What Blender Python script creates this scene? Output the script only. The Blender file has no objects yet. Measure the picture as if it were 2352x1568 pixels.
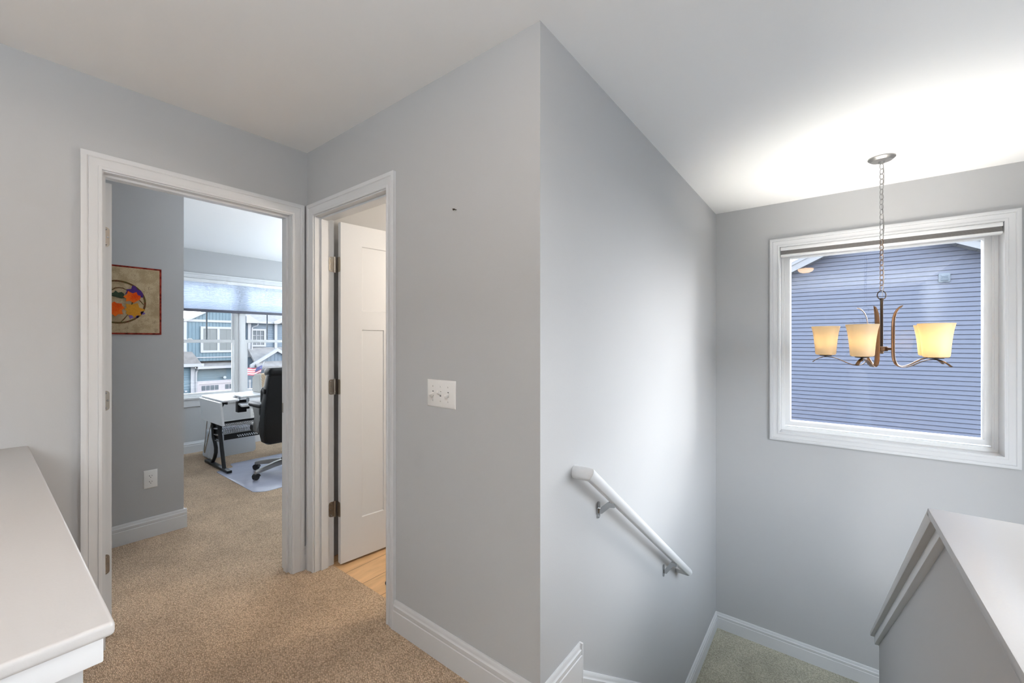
import bpy, bmesh, math, random
from mathutils import Vector, Matrix
random.seed(4)
PI = math.pi
sc = bpy.context.scene
COL = sc.collection

# ------------------------------------------------------------------ camera, world, lights, exposure
cam_d = bpy.data.cameras.new('camera'); cam_d.sensor_width = 36.0; cam_d.lens = 36.0*949.0/2352.0
cam_d.clip_start = 0.02
cam = bpy.data.objects.new('camera', cam_d); COL.objects.link(cam)
cam.location = (0, 0, 1.328); cam.rotation_euler = (PI/2, 0, 0.657699)
sc.camera = cam
sc.view_settings.view_transform = 'Standard'; sc.view_settings.look = 'None'
sc.view_settings.exposure = 0.17; sc.view_settings.gamma = 1.0; sc.view_settings.use_curve_mapping = False

w = bpy.data.worlds.new('sky'); sc.world = w; w.use_nodes = True
nt = w.node_tree; bg = nt.nodes['Background']
tc = nt.nodes.new('ShaderNodeTexCoord'); sx = nt.nodes.new('ShaderNodeSeparateXYZ')
cr = nt.nodes.new('ShaderNodeValToRGB')
cr.color_ramp.elements[0].position = 0.45; cr.color_ramp.elements[0].color = (0.50, 0.50, 0.48, 1)
cr.color_ramp.elements[1].position = 0.52; cr.color_ramp.elements[1].color = (0.95, 0.975, 1.0, 1)
e = cr.color_ramp.elements.new(1.0); e.color = (0.62, 0.80, 1.0, 1)
mm = nt.nodes.new('ShaderNodeMapRange'); mm.inputs['From Min'].default_value = -1; mm.inputs['From Max'].default_value = 1
nt.links.new(tc.outputs['Generated'], sx.inputs[0]); nt.links.new(sx.outputs['Z'], mm.inputs['Value'])
nt.links.new(mm.outputs[0], cr.inputs[0]); nt.links.new(cr.outputs[0], bg.inputs['Color'])
bg.inputs['Strength'].default_value = 9.0

def area(name, loc, rot, sx_, sy_, power, col, portal=False, shape='RECTANGLE'):
    d = bpy.data.lights.new(name, 'AREA'); d.shape = shape; d.size = sx_
    if shape == 'RECTANGLE': d.size_y = sy_
    d.energy = power; d.color = col
    if portal: d.cycles.is_portal = True
    o = bpy.data.objects.new(name, d); o.location = loc; o.rotation_euler = rot; COL.objects.link(o); return o
def point(name, loc, power, col, rad):
    d = bpy.data.lights.new(name, 'POINT'); d.energy = power; d.color = col; d.shadow_soft_size = rad
    o = bpy.data.objects.new(name, d); o.location = loc; COL.objects.link(o); return o
# daylight portals in the stair window, office window and an added unseen opening at right
area('portal_stair', (0.266, 4.16, 1.344), (-PI/2, 0, 0), 1.2, 1.5, 1, (1, 1, 1), True)
area('portal_office', (-6.25, 2.09, 1.36), (0, -PI/2, 0), 1.5, 1.9, 1, (1, 1, 1), True)
area('portal_side', (1.55, 2.35, 1.1), (0, PI/2, 0), 2.0, 1.5, 1, (1, 1, 1), True)
# unseen fill lights added for hall, lower stairs and office; bathroom lamp last
area('fill_hall_uplight', (0.55, -1.7, 1.5), (PI, 0, 0), 0.7, 0.7, 138, (0.92, 0.97, 1.0), False, 'DISK')  # upward bounce fill added behind the camera, no fixture
area('fill_hall_warm', (-1.2, -0.15, 2.41), (0, 0, 0), 0.45, 0.45, 4.5, (1.0, 0.60, 0.30), False, 'DISK')  # extra warm fill added for the hall floor, no fixture
area('fill_lower_hall', (0.85, 1.1, -2.3), (math.radians(150), 0, 0), 0.8, 0.8, 40, (1.0, 0.97, 0.93), False, 'DISK')  # fill added from below to lift the window wall
area('fill_office_uplight', (-4.4, 3.2, 1.50), (PI, 0, 0), 0.7, 0.7, 36, (0.78, 0.90, 1.0), False, 'DISK')  # bounce fill added off the office ceiling
point('fill_office', (-5.0, 3.7, 1.4), 36, (0.76, 0.89, 1.0), 0.15)  # fill added for the office window wall, out of view
area('fill_office_entry', (-2.95, 2.2, 1.6), (PI, 0, 0), 0.4, 0.4, 18, (0.94, 0.97, 1.0), False, 'DISK')  # bounce fill added to lift the quilt wall
point('lamp_bath', (-1.15, 2.3, 1.85), 36, (1.0, 0.87, 0.72), 0.12)
BULB_POWER = 13
BULB_COL = (1.0, 0.95, 0.87)
# hazy low sun coming in past the house next door
sd = bpy.data.lights.new('sun', 'SUN'); sd.energy = 9.3; sd.angle = math.radians(42); sd.color = (1.0, 0.98, 0.96)
so = bpy.data.objects.new('sun', sd); so.rotation_euler = Vector((-.57, -.81, -.11)).to_track_quat('-Z', 'Y').to_euler(); COL.objects.link(so)

# ------------------------------------------------------------------ materials
def S(n, names):
    for k in names:
        if k in n.inputs: return n.inputs[k]
def mat(name, col, rough=0.5, metal=0.0, spec=None, coat=0.0, bump=None, noise=None):
    m = bpy.data.materials.new(name); m.use_nodes = True
    t = m.node_tree; b = t.nodes['Principled BSDF']
    b.inputs['Base Color'].default_value = (*col, 1); b.inputs['Roughness'].default_value = rough
    b.inputs['Metallic'].default_value = metal
    if spec is not None: S(b, ['Specular IOR Level', 'Specular']).default_value = spec
    if coat: S(b, ['Coat Weight', 'Clearcoat']).default_value = coat
    co = t.nodes.new('ShaderNodeTexCoord')
    if noise:      # (scale, amount)
        nz = t.nodes.new('ShaderNodeTexNoise'); nz.inputs['Scale'].default_value = noise[0]; nz.inputs['Detail'].default_value = 5
        mx = t.nodes.new('ShaderNodeMixRGB'); mx.blend_type = 'MULTIPLY'; mx.inputs[0].default_value = noise[1]
        rp = t.nodes.new('ShaderNodeValToRGB'); rp.color_ramp.elements[0].position = .3; rp.color_ramp.elements[1].position = .7
        rp.color_ramp.elements[0].color = (.45, .45, .45, 1); rp.color_ramp.elements[1].color = (1, 1, 1, 1)
        mx.inputs[1].default_value = (*col, 1)
        t.links.new(co.outputs['Object'], nz.inputs['Vector']); t.links.new(nz.outputs['Fac'], rp.inputs[0])
        t.links.new(rp.outputs[0], mx.inputs[2]); t.links.new(mx.outputs[0], b.inputs['Base Color'])
    if bump:       # (scale, strength, distance)
        n2 = t.nodes.new('ShaderNodeTexNoise'); n2.inputs['Scale'].default_value = bump[0]; n2.inputs['Detail'].default_value = 3
        bp = t.nodes.new('ShaderNodeBump'); bp.inputs['Strength'].default_value = bump[1]; bp.inputs['Distance'].default_value = bump[2]
        t.links.new(co.outputs['Object'], n2.inputs['Vector']); t.links.new(n2.outputs['Fac'], bp.inputs['Height'])
        t.links.new(bp.outputs[0], b.inputs['Normal'])
    return m

M = {}
M['paint'] = mat('wall_paint', (.474, .480, .488), .75, spec=.25, bump=(160, .10, .002))
M['ceiling'] = mat('ceiling_paint', (.88, .88, .88), .9, spec=.1, bump=(90, .08, .002))
M['trim'] = mat('white_trim', (.665, .675, .690), .35, spec=.4, bump=(60, .03, .001))
M['cap'] = mat('white_cap_gloss', (.48, .47, .465), .28, spec=.35, bump=(150, .16, .0012))
M['door'] = mat('white_door', (.65, .66, .675), .45, spec=.35)
M['plastic'] = mat('white_plastic', (.84, .84, .83), .35)
M['vinyl'] = mat('white_vinyl', (.84, .85, .86), .35)
M['dark'] = mat('dark_slot', (.02, .02, .02), .6)
M['nickel'] = mat('satin_nickel', (.40, .365, .32), .35, 1.0)
M['chrome'] = mat('chrome', (.46, .465, .47), .14, 1.0)
M['bronze'] = mat('brushed_bronze', (.21, .130, .082), .36, 1.0, noise=(30, .35))
M['pewter'] = mat('brushed_pewter', (.36, .355, .35), .40, 1.0)
M['bronze_dark'] = mat('dark_bronze', (.075, .058, .046), .4, 1.0)
M['wire'] = mat('clear_cord', (.30, .29, .27), .3)
M['laminate'] = mat('white_laminate', (.80, .82, .84), .35)
M['blackmetal'] = mat('black_metal', (.018, .02, .022), .4, .3)
M['leather'] = mat('black_leather', (.007, .008, .009), .45, spec=.32, bump=(70, .25, .004))
M['steelgrey'] = mat('grey_chair_metal', (.34, .34, .33), .35, .8)
M['greyplastic'] = mat('pale_grey_plastic', (.60, .64, .70), .45)
M['blackrubber'] = mat('black_rubber', (.02, .02, .022), .6)
M['rug'] = mat('black_mat', (.012, .012, .014), .95)
M['siding'] = mat('blue_siding', (.054, .064, .097), .7, noise=(9, .15))
M['vent'] = mat('vent_blue_grey', (.058, .077, .102), .6)
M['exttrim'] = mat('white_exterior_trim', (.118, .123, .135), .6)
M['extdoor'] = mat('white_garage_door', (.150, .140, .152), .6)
M['teal'] = mat('teal_siding', (.030, .058, .078), .7, noise=(6, .2))
M['bluegrey'] = mat('blue_grey_siding', (.034, .053, .075), .7, noise=(6, .2))
M['shingle'] = mat('grey_shingles', (.088, .086, .088), .9, noise=(5, .6))
M['asphalt'] = mat('asphalt', (.10, .10, .10), .9, noise=(3, .4))
M['extglass'] = mat('dark_house_glass', (0.039, 0.047, 0.055), .15)
M['extblind'] = mat('grey_window_blind', (.034, .041, .044), .5)
M['shadedrail'] = mat('shaded_grey_rail', (.10, .10, .13), .5)  # grey rail; shade on its backlit face put into the colour
M['muntin'] = mat('grey_muntin', (0.150, 0.170, 0.190), .5)

def carpet(name, c1, c2):
    m = bpy.data.materials.new(name); m.use_nodes = True; t = m.node_tree; b = t.nodes['Principled BSDF']
    b.inputs['Roughness'].default_value = .95; S(b, ['Specular IOR Level', 'Specular']).default_value = .05
    if 'Sheen Weight' in b.inputs: b.inputs['Sheen Weight'].default_value = .15
    co = t.nodes.new('ShaderNodeTexCoord')
    mp = t.nodes.new('ShaderNodeMapping'); mp.inputs['Rotation'].default_value = (0, 0, math.radians(35)); mp.inputs['Scale'].default_value = (112, 165, 112)
    vo = t.nodes.new('ShaderNodeTexVoronoi'); vo.inputs['Scale'].default_value = 1.0; vo.inputs['Randomness'].default_value = .55
    t.links.new(co.outputs['Object'], mp.inputs[0]); t.links.new(mp.outputs[0], vo.inputs['Vector'])
    rp = t.nodes.new('ShaderNodeValToRGB'); rp.color_ramp.elements[0].position = .15; rp.color_ramp.elements[1].position = .75
    rp.color_ramp.elements[0].color = (*c1, 1); rp.color_ramp.elements[1].color = (*c2, 1)
    t.links.new(vo.outputs['Distance'], rp.inputs[0])
    hs = t.nodes.new('ShaderNodeMixRGB'); hs.blend_type = 'MULTIPLY'; hs.inputs[0].default_value = .35
    bw = t.nodes.new('ShaderNodeRGBToBW'); t.links.new(vo.outputs['Color'], bw.inputs[0])
    g = t.nodes.new('ShaderNodeValToRGB'); g.color_ramp.elements[0].color = (.45, .45, .45, 1); g.color_ramp.elements[1].color = (1.2, 1.2, 1.2, 1)
    t.links.new(bw.outputs[0], g.inputs[0]); t.links.new(rp.outputs[0], hs.inputs[1]); t.links.new(g.outputs[0], hs.inputs[2])
    nz = t.nodes.new('ShaderNodeTexNoise'); nz.inputs['Scale'].default_value = 4.5; nz.inputs['Detail'].default_value = 4
    g2 = t.nodes.new('ShaderNodeValToRGB'); g2.color_ramp.elements[0].position = .35; g2.color_ramp.elements[1].position = .65
    g2.color_ramp.elements[0].color = (.82, .82, .82, 1); g2.color_ramp.elements[1].color = (1.08, 1.08, 1.08, 1)
    m2 = t.nodes.new('ShaderNodeMixRGB'); m2.blend_type = 'MULTIPLY'; m2.inputs[0].default_value = .8
    t.links.new(co.outputs['Object'], nz.inputs['Vector']); t.links.new(nz.outputs['Fac'], g2.inputs[0])
    t.links.new(hs.outputs[0], m2.inputs[1]); t.links.new(g2.outputs[0], m2.inputs[2]); t.links.new(m2.outputs[0], b.inputs['Base Color'])
    bp = t.nodes.new('ShaderNodeBump'); bp.inputs['Strength'].default_value = .8; bp.inputs['Distance'].default_value = .006; bp.invert = True
    t.links.new(vo.outputs['Distance'], bp.inputs['Height']); t.links.new(bp.outputs[0], b.inputs['Normal'])
    return m
M['carpet'] = carpet('loop_carpet', (.80, .605, .425), (.34, .24, .155))

M['daylitcarpet'] = carpet('daylit_stair_carpet', (.64, .62, .50), (.33, .315, .24))  # same carpet as the hall, daylight on the landing put into its colour

def planks(name):
    m = bpy.data.materials.new(name); m.use_nodes = True; t = m.node_tree; b = t.nodes['Principled BSDF']
    b.inputs['Roughness'].default_value = .45
    co = t.nodes.new('ShaderNodeTexCoord'); mp = t.nodes.new('ShaderNodeMapping'); mp.inputs['Rotation'].default_value = (0, 0, math.radians(90))
    br = t.nodes.new('ShaderNodeTexBrick'); br.inputs['Scale'].default_value = 1.0; br.inputs['Brick Width'].default_value = 1.1; br.inputs['Row Height'].default_value = .17
    br.inputs['Mortar Size'].default_value = .0016; br.inputs['Color1'].default_value = (.80, .52, .28, 1); br.inputs['Color2'].default_value = (.68, .43, .225, 1); br.inputs['Mortar'].default_value = (.12, .07, .04, 1)
    t.links.new(co.outputs['Object'], mp.inputs[0]); t.links.new(mp.outputs[0], br.inputs['Vector'])
    nz = t.nodes.new('ShaderNodeTexNoise'); nz.inputs['Scale'].default_value = 9; nz.inputs['Detail'].default_value = 6
    m2 = t.nodes.new('ShaderNodeMapping'); m2.inputs['Scale'].default_value = (3.5, .7, 1)
    t.links.new(co.outputs['Object'], m2.inputs[0]); t.links.new(m2.outputs[0], nz.inputs['Vector'])
    g = t.nodes.new('ShaderNodeValToRGB'); g.color_ramp.elements[0].position = .3; g.color_ramp.elements[1].position = .7
    g.color_ramp.elements[0].color = (.78, .76, .74, 1); g.color_ramp.elements[1].color = (1.1, 1.1, 1.1, 1)
    mx = t.nodes.new('ShaderNodeMixRGB'); mx.blend_type = 'MULTIPLY'; mx.inputs[0].default_value = .8
    t.links.new(nz.outputs['Fac'], g.inputs[0]); t.links.new(br.outputs['Color'], mx.inputs[1]); t.links.new(g.outputs[0], mx.inputs[2]); t.links.new(mx.outputs[0], b.inputs['Base Color'])
    return m
M['planks'] = planks('light_wood_planks')

def glass(name, tint=(1, 1, 1)):
    m = bpy.data.materials.new(name); m.use_nodes = True; t = m.node_tree
    t.nodes.remove(t.nodes['Principled BSDF']); out = t.nodes['Material Output']
    tr = t.nodes.new('ShaderNodeBsdfTransparent'); tr.inputs[0].default_value = (*tint, 1)
    gl = t.nodes.new('ShaderNodeBsdfGlossy'); gl.inputs['Roughness'].default_value = .0
    fr = t.nodes.new('ShaderNodeFresnel'); fr.inputs['IOR'].default_value = 1.5
    mx = t.nodes.new('ShaderNodeMixShader')
    t.links.new(fr.outputs[0], mx.inputs[0]); t.links.new(tr.outputs[0], mx.inputs[1]); t.links.new(gl.outputs[0], mx.inputs[2]); t.links.new(mx.outputs[0], out.inputs[0])
    return m
M['glass'] = glass('window_glass')

def translucent(name, dif, tra, fac, gloss=.0):
    m = bpy.data.materials.new(name); m.use_nodes = True; t = m.node_tree
    t.nodes.remove(t.nodes['Principled BSDF']); out = t.nodes['Material Output']
    d = t.nodes.new('ShaderNodeBsdfDiffuse'); d.inputs[0].default_value = (*dif, 1)
    r = t.nodes.new('ShaderNodeBsdfTranslucent'); r.inputs[0].default_value = (*tra, 1)
    mx = t.nodes.new('ShaderNodeMixShader'); mx.inputs[0].default_value = fac
    t.links.new(d.outputs[0], mx.inputs[1]); t.links.new(r.outputs[0], mx.inputs[2])
    g = t.nodes.new('ShaderNodeBsdfGlossy'); g.inputs['Roughness'].default_value = .25
    m2 = t.nodes.new('ShaderNodeMixShader'); m2.inputs[0].default_value = gloss
    t.links.new(mx.outputs[0], m2.inputs[1]); t.links.new(g.outputs[0], m2.inputs[2]); t.links.new(m2.outputs[0], out.inputs[0])
    return m
M['shadeglass'] = translucent('frosted_amber_glass', (.60, .55, .46), (.62, .50, .31), .50, .04)
M['cellular'] = translucent('white_cellular_fabric', (.80, .83, .88), (.84, .90, 1.0), .55)
M['greyfabric'] = mat('grey_blind_fabric', (.21, .20, .20), .9, noise=(900, .4))
def mat_clear(name):
    m = bpy.data.materials.new(name); m.use_nodes = True; t = m.node_tree; b = t.nodes['Principled BSDF']; out = t.nodes['Material Output']
    b.inputs['Base Color'].default_value = (.62, .65, .80, 1); b.inputs['Roughness'].default_value = .22  # bluish reflection put into the base colour
    co = t.nodes.new('ShaderNodeTexCoord'); nz = t.nodes.new('ShaderNodeTexNoise'); nz.inputs['Scale'].default_value = 6
    bp = t.nodes.new('ShaderNodeBump'); bp.inputs['Strength'].default_value = .25; bp.inputs['Distance'].default_value = .02
    t.links.new(co.outputs['Object'], nz.inputs['Vector']); t.links.new(nz.outputs['Fac'], bp.inputs['Height']); t.links.new(bp.outputs[0], b.inputs['Normal'])
    tr = t.nodes.new('ShaderNodeBsdfTransparent'); mx = t.nodes.new('ShaderNodeMixShader'); mx.inputs[0].default_value = .62
    t.links.new(tr.outputs[0], mx.inputs[1]); t.links.new(b.outputs[0], mx.inputs[2]); t.links.new(mx.outputs[0], out.inputs[0])
    return m
M['clearmat'] = mat_clear('clear_vinyl')

def print_fabric(name, c1, c2, c3, scale):
    m = bpy.data.materials.new(name); m.use_nodes = True; t = m.node_tree; b = t.nodes['Principled BSDF']; b.inputs['Roughness'].default_value = .95
    S(b, ['Specular IOR Level', 'Specular']).default_value = .1
    co = t.nodes.new('ShaderNodeTexCoord')
    vo = t.nodes.new('ShaderNodeTexVoronoi'); vo.inputs['Scale'].default_value = scale
    wv = t.nodes.new('ShaderNodeTexNoise'); wv.inputs['Scale'].default_value = scale*5; wv.inputs['Detail'].default_value = 6; wv.inputs['Distortion'].default_value = 2.5
    ad = t.nodes.new('ShaderNodeMath'); ad.operation = 'MULTIPLY_ADD'; ad.inputs[1].default_value = .7
    t.links.new(co.outputs['Object'], vo.inputs['Vector']); t.links.new(co.outputs['Object'], wv.inputs['Vector'])
    t.links.new(vo.outputs['Distance'], ad.inputs[0]); t.links.new(wv.outputs['Fac'], ad.inputs[2])
    rp = t.nodes.new('ShaderNodeValToRGB'); rp.color_ramp.elements[0].position = .45; rp.color_ramp.elements[1].position = 1.0
    rp.color_ramp.elements[0].color = (*c1, 1); rp.color_ramp.elements[1].color = (*c3, 1)
    e_ = rp.color_ramp.elements.new(.72); e_.color = (*c2, 1)
    t.links.new(ad.outputs[0], rp.inputs[0]); t.links.new(rp.outputs[0], b.inputs['Base Color'])
    return m
M['quilt'] = print_fabric('tan_floral_cotton', (.29, .215, .125), (.52, .41, .265), (.37, .28, .165), 16)
M['binding'] = print_fabric('red_mottled_cotton', (.05, .006, .005), (.17, .016, .010), (.30, .045, .028), 45)
M['vine'] = print_fabric('brown_vine_cotton', (.05, .02, .012), (.16, .06, .03), (.10, .09, .03), 50)
M['orangecloth'] = print_fabric('orange_cotton', (.62, .045, .008), (.74, .085, .012), (.80, .16, .02), 16)
M['goldcloth'] = print_fabric('gold_cotton', (.50, .20, .02), (.62, .30, .04), (.55, .24, .03), 90)
M['purplecloth'] = mat('purple_cotton', (.085, .030, .20), .95, noise=(60, .4))
M['violetcloth'] = mat('violet_cotton', (.20, .12, .42), .95, noise=(60, .5))
M['greencloth'] = mat('dark_green_cotton', (.040, .065, .035), .95, noise=(60, .5))
def quilted(name, c):
    m = mat(name, c, .95, spec=.1); t = m.node_tree; b = t.nodes['Principled BSDF']
    co = t.nodes.new('ShaderNodeTexCoord')
    def tri(v):
        d = t.nodes.new('ShaderNodeVectorMath'); d.operation = 'DOT_PRODUCT'; d.inputs[1].default_value = v; t.links.new(co.outputs['Object'], d.inputs[0])
        a = t.nodes.new('ShaderNodeMath'); a.operation = 'PINGPONG'; a.inputs[1].default_value = .012; t.links.new(d.outputs['Value'], a.inputs[0]); return a
    a, c_ = tri((1, 1, 1)), tri((1, 1, -1))
    mn = t.nodes.new('ShaderNodeMath'); mn.operation = 'MINIMUM'; t.links.new(a.outputs[0], mn.inputs[0]); t.links.new(c_.outputs[0], mn.inputs[1])
    bp = t.nodes.new('ShaderNodeBump'); bp.inputs['Strength'].default_value = .32; bp.inputs['Distance'].default_value = .8
    t.links.new(mn.outputs[0], bp.inputs['Height']); t.links.new(bp.outputs[0], b.inputs['Normal'])
    return m
M['coverfront'] = quilted('beige_quilted_fabric', (.55, .43, .30))
M['coverside'] = quilted('cream_quilted_fabric', (.62, .62, .60))
M['flag_red'] = mat('flag_red', (0.154, 0.017, 0.028), .9); M['flag_white'] = mat('flag_white', (0.231, 0.231, 0.248), .9); M['flag_blue'] = mat('flag_blue', (0.017, 0.022, 0.066), .9)

# ------------------------------------------------------------------ mesh helpers
class MB:
    def __init__(s): s.bm = bmesh.new()
    def box(s, x0, x1, y0, y1, z0, z1, bev=0.0, seg=2):
        x0, x1 = min(x0, x1), max(x0, x1); y0, y1 = min(y0, y1), max(y0, y1); z0, z1 = min(z0, z1), max(z0, z1)
        r = bmesh.ops.create_cube(s.bm, size=1.0)
        vs = r['verts']
        for v in vs: v.co = Vector(((v.co.x+.5)*(x1-x0)+x0, (v.co.y+.5)*(y1-y0)+y0, (v.co.z+.5)*(z1-z0)+z0))
        if bev:
            es = list({e for v in vs for e in v.link_edges})
            bmesh.ops.bevel(s.bm, geom=es, offset=bev, segments=seg, affect='EDGES', profile=.5)
        return s
    def prism(s, pts, axis, a0, a1, bev=0.0, seg=2):
        def P(p, a):
            if axis == 'x': return Vector((a, p[0], p[1]))
            if axis == 'y': return Vector((p[0], a, p[1]))
            return Vector((p[0], p[1], a))
        A = [s.bm.verts.new(P(p, a0)) for p in pts]; B = [s.bm.verts.new(P(p, a1)) for p in pts]
        n = len(pts); fs = [s.bm.faces.new(A), s.bm.faces.new(B[::-1])]
        for i in range(n): fs.append(s.bm.faces.new((A[i], B[i], B[(i+1) % n], A[(i+1) % n])))
        if bev:
            es = list({e for f in fs[:2] for e in f.edges})
            bmesh.ops.bevel(s.bm, geom=es, offset=bev, segments=seg, affect='EDGES', profile=.5)
        return s
    def rings(s, rings, closed=False, caps=True, loop=True):
        R = [[s.bm.verts.new(p) for p in r] for r in rings]
        n = len(R[0]); k = len(R)
        for i in range(k if closed else k-1):
            a, b = R[i], R[(i+1) % k]
            for j in range(n if loop else n-1): s.bm.faces.new((a[j], a[(j+1) % n], b[(j+1) % n], b[j]))
        if caps and not closed and loop:
            s.bm.faces.new(R[0]); s.bm.faces.new(R[-1][::-1])
        return s
    def tube(s, pts, r, seg=10, closed=False):
        pts = [Vector(p) for p in pts]; n = len(pts); rr = r if isinstance(r, (list, tuple)) else [r]*n
        T = []
        for i in range(n):
            a = pts[(i-1) % n] if (closed or i > 0) else pts[i]; b = pts[(i+1) % n] if (closed or i < n-1) else pts[i]
            T.append((b-a).normalized())
        u = T[0].orthogonal().normalized(); out = []
        for i in range(n):
            u = (u - T[i]*u.dot(T[i])).normalized(); v = T[i].cross(u)
            out.append([pts[i] + rr[i]*(math.cos(2*PI*j/seg)*u + math.sin(2*PI*j/seg)*v) for j in range(seg)])
        return s.rings(out, closed)
    def lathe(s, prof, c=(0, 0, 0), seg=28, axis='z', caps=True):
        out = []
        for r, h in prof:
            ring = []
            for j in range(seg):
                a = 2*PI*j/seg; p = (max(r, 1e-4)*math.cos(a), max(r, 1e-4)*math.sin(a), h)
                if axis == 'x': p = (p[2], p[0], p[1])
                if axis == 'y': p = (p[0], p[2], p[1])
                ring.append(Vector((p[0]+c[0], p[1]+c[1], p[2]+c[2])))
            out.append(ring)
        return s.rings(out, False, caps)
    def sweep(s, pts, prof, ups, closed=False):
        """profile (u, v) swept along pts with mitred corners; u along 'side', v along 'up' of each segment"""
        pts = [Vector(p) for p in pts]; n = len(pts); out = []
        segs = [(pts[i+1]-pts[i]).normalized() for i in range(n-1)]
        base = None
        d = segs[0]; up = Vector(ups); side = d.cross(up).normalized(); up = side.cross(d).normalized()
        ring = [pts[0] + side*a + up*b for a, b in prof]; out.append(ring)
        for i in range(1, n):
            d = segs[i-1]
            nrm = (segs[i-1]+segs[i]).normalized() if i < n-1 else d
            new = []
            for p in out[-1]:
                tt = (pts[i]-p).dot(nrm)/d.dot(nrm); new.append(p + d*tt)
            out.append(new)
        return s.rings(out, False, True)
    def build(s, name, m, parent=None, origin=None):
        bmesh.ops.recalc_face_normals(s.bm, faces=s.bm.faces[:])
        me = bpy.data.meshes.new(name); s.bm.to_mesh(me); s.bm.free()
        for p in me.polygons: p.use_smooth = True
        me.set_sharp_from_angle(angle=math.radians(32))
        me.materials.append(m)
        o = bpy.data.objects.new(name, me); COL.objects.link(o)
        if parent is not None:
            off = world_loc(parent); me.transform(Matrix.Translation(-off)); o.parent = parent
        elif origin is not None:
            me.transform(Matrix.Translation(-Vector(origin))); o.location = origin
        return o
def world_loc(o):
    v = Vector((0, 0, 0))
    while o is not None: v += o.location; o = o.parent
    return v
def tag(o, label=None, cat=None, group=None, kind=None):
    if label: o['label'] = label
    if cat: o['category'] = cat
    if group: o['group'] = group
    if kind: o['kind'] = kind
    return o
def thing(name, loc, label, cat, group=None, kind=None):
    o = bpy.data.objects.new(name, None); COL.objects.link(o); o.location = loc; o.empty_display_size = .05
    return tag(o, label, cat, group, kind)
def struct(name, mb, m, label=None, cat=None):
    return tag(mb.build(name, m), label, cat, None, 'structure')
def sthing(name, loc, label, cat): return thing(name, loc, label, cat, None, 'structure')
def rect_ring(a0, a1, b0, b1, prof, P, bottom=True, floor=None):
    """moulding with profile [(outward, height)] mitred round a rectangle; P(a, b, t) gives the 3D point"""
    rings = []
    if bottom: cs = [(a0, b0, -1, -1), (a1, b0, 1, -1), (a1, b1, 1, 1), (a0, b1, -1, 1)]
    else: cs = [(a0, floor, -1, 0), (a0, b1, -1, 1), (a1, b1, 1, 1), (a1, floor, 1, 0)]
    for a, b, sa, sb in cs: rings.append([Vector(P(a+sa*u, b+sb*u, t)) for u, t in prof])
    mb = MB(); mb.rings(rings, closed=bottom, caps=not bottom); return mb

# ------------------------------------------------------------------ dimensions
XA, YB, XC, YD, H = -2.440, 1.187, -.794, 3.928, 2.435
T = .115
ZL = -1.146            # landing

# ------------------------------------------------------------------ the setting
struct('floor', MB().prism([(-6.2, -4.1), (1.35, -4.1), (1.35, -.35), (.21, -.35), (.21, 1.42), (-.794, 1.42), (-.794, 1.293), (-2.4475, 1.293), (-2.4475, 4.05), (-6.2, 4.05)], 'z', -.2, 0),
       M['carpet'], 'tan loop carpet of the hall running on into the office', 'carpet')
struct('floor_bathroom', MB().prism([(-2.44, 1.296), (-.85, 1.296), (-.85, 3.4), (-2.44, 3.4)], 'z', -.15, -.004), M['planks'], 'light wood plank floor behind the bathroom door', 'floor')
struct('floor_landing', MB().box(-.85, 1.40, 2.78, 4.0, ZL-.2, ZL), M['daylitcarpet'], 'hall loop carpet on the stair landing under the window, daylight tint in its colour', 'carpet')
struct('floor_lower', MB().box(-.9, 1.45, -4.1, 4.05, -2.8, -2.68), M['carpet'], 'carpeted floor at the foot of the stairs', 'carpet')
m = MB()
for i in range(5):      # first flight
    y0 = 1.42 + .27*i; z = -.191*(i+1)
    m.prism([(y0-.0, z), (y0+.27, z), (y0+.27, z-.25), (y0, z-.25)], 'x', XC, .22)
    m.box(XC, .22, y0+.235, y0+.262, z-.03, z, .006)
for i in range(7):      # second flight, down the far side
    y1 = 2.78 - .26*i; z = ZL - .191*(i+1)
    m.box(.32, 1.35, y1-.26, y1, z-.25, z)
struct('stairs', m, M['daylitcarpet'], 'carpeted stairs going down to the landing', 'stairs')
struct('ceiling', MB().box(-6.2, 1.47, -4.1, 4.08, H, H+.12), M['ceiling'], 'plain white ceiling', 'ceiling')

# walls
DA = (.327, 1.096, 2.048)      # office door opening y0 y1 top
DB = (-2.349, -1.666, 2.048)   # bathroom door opening x0 x1 top
JT = .018
m = MB(); m.box(XA-T, XA, -4.0, DA[0]-JT, 0, H).box(XA-T, XA, DA[1]+JT, 4.05, 0, H).box(XA-T, XA, DA[0]-JT, DA[1]+JT, DA[2]+JT, H)
struct('wall_left', m, M['paint'], 'grey wall with the office doorway', 'wall')
m = MB(); m.box(XA, DB[0]-JT, YB, YB+T, 0, H).box(DB[1]+JT, XC-T, YB, YB+T, 0, H).box(DB[0]-JT, DB[1]+JT, YB, YB+T, DB[2]+JT, H)
struct('wall_hall', m, M['paint'], 'grey wall with the bathroom door and light switches', 'wall')
struct('wall_stair', MB().box(XC-T, XC, YB, YD, -2.7, H), M['paint'], 'pale grey stairwell wall carrying the handrail', 'wall')
WX0, WX1, WZ0, WZ1 = -.325, .857, .608, 2.080
m = MB(); t0 = .02
m.box(XC-T, WX0-t0, YD, YD+.22, -2.7, H).box(WX1+t0, 1.47, YD, YD+.22, -2.7, H).box(WX0-t0, WX1+t0, YD, YD+.22, -2.7, WZ0-t0).box(WX0-t0, WX1+t0, YD, YD+.22, WZ1+t0, H)
struct('wall_window', m, M['paint'], 'grey stairwell wall with the picture window', 'wall')
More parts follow.
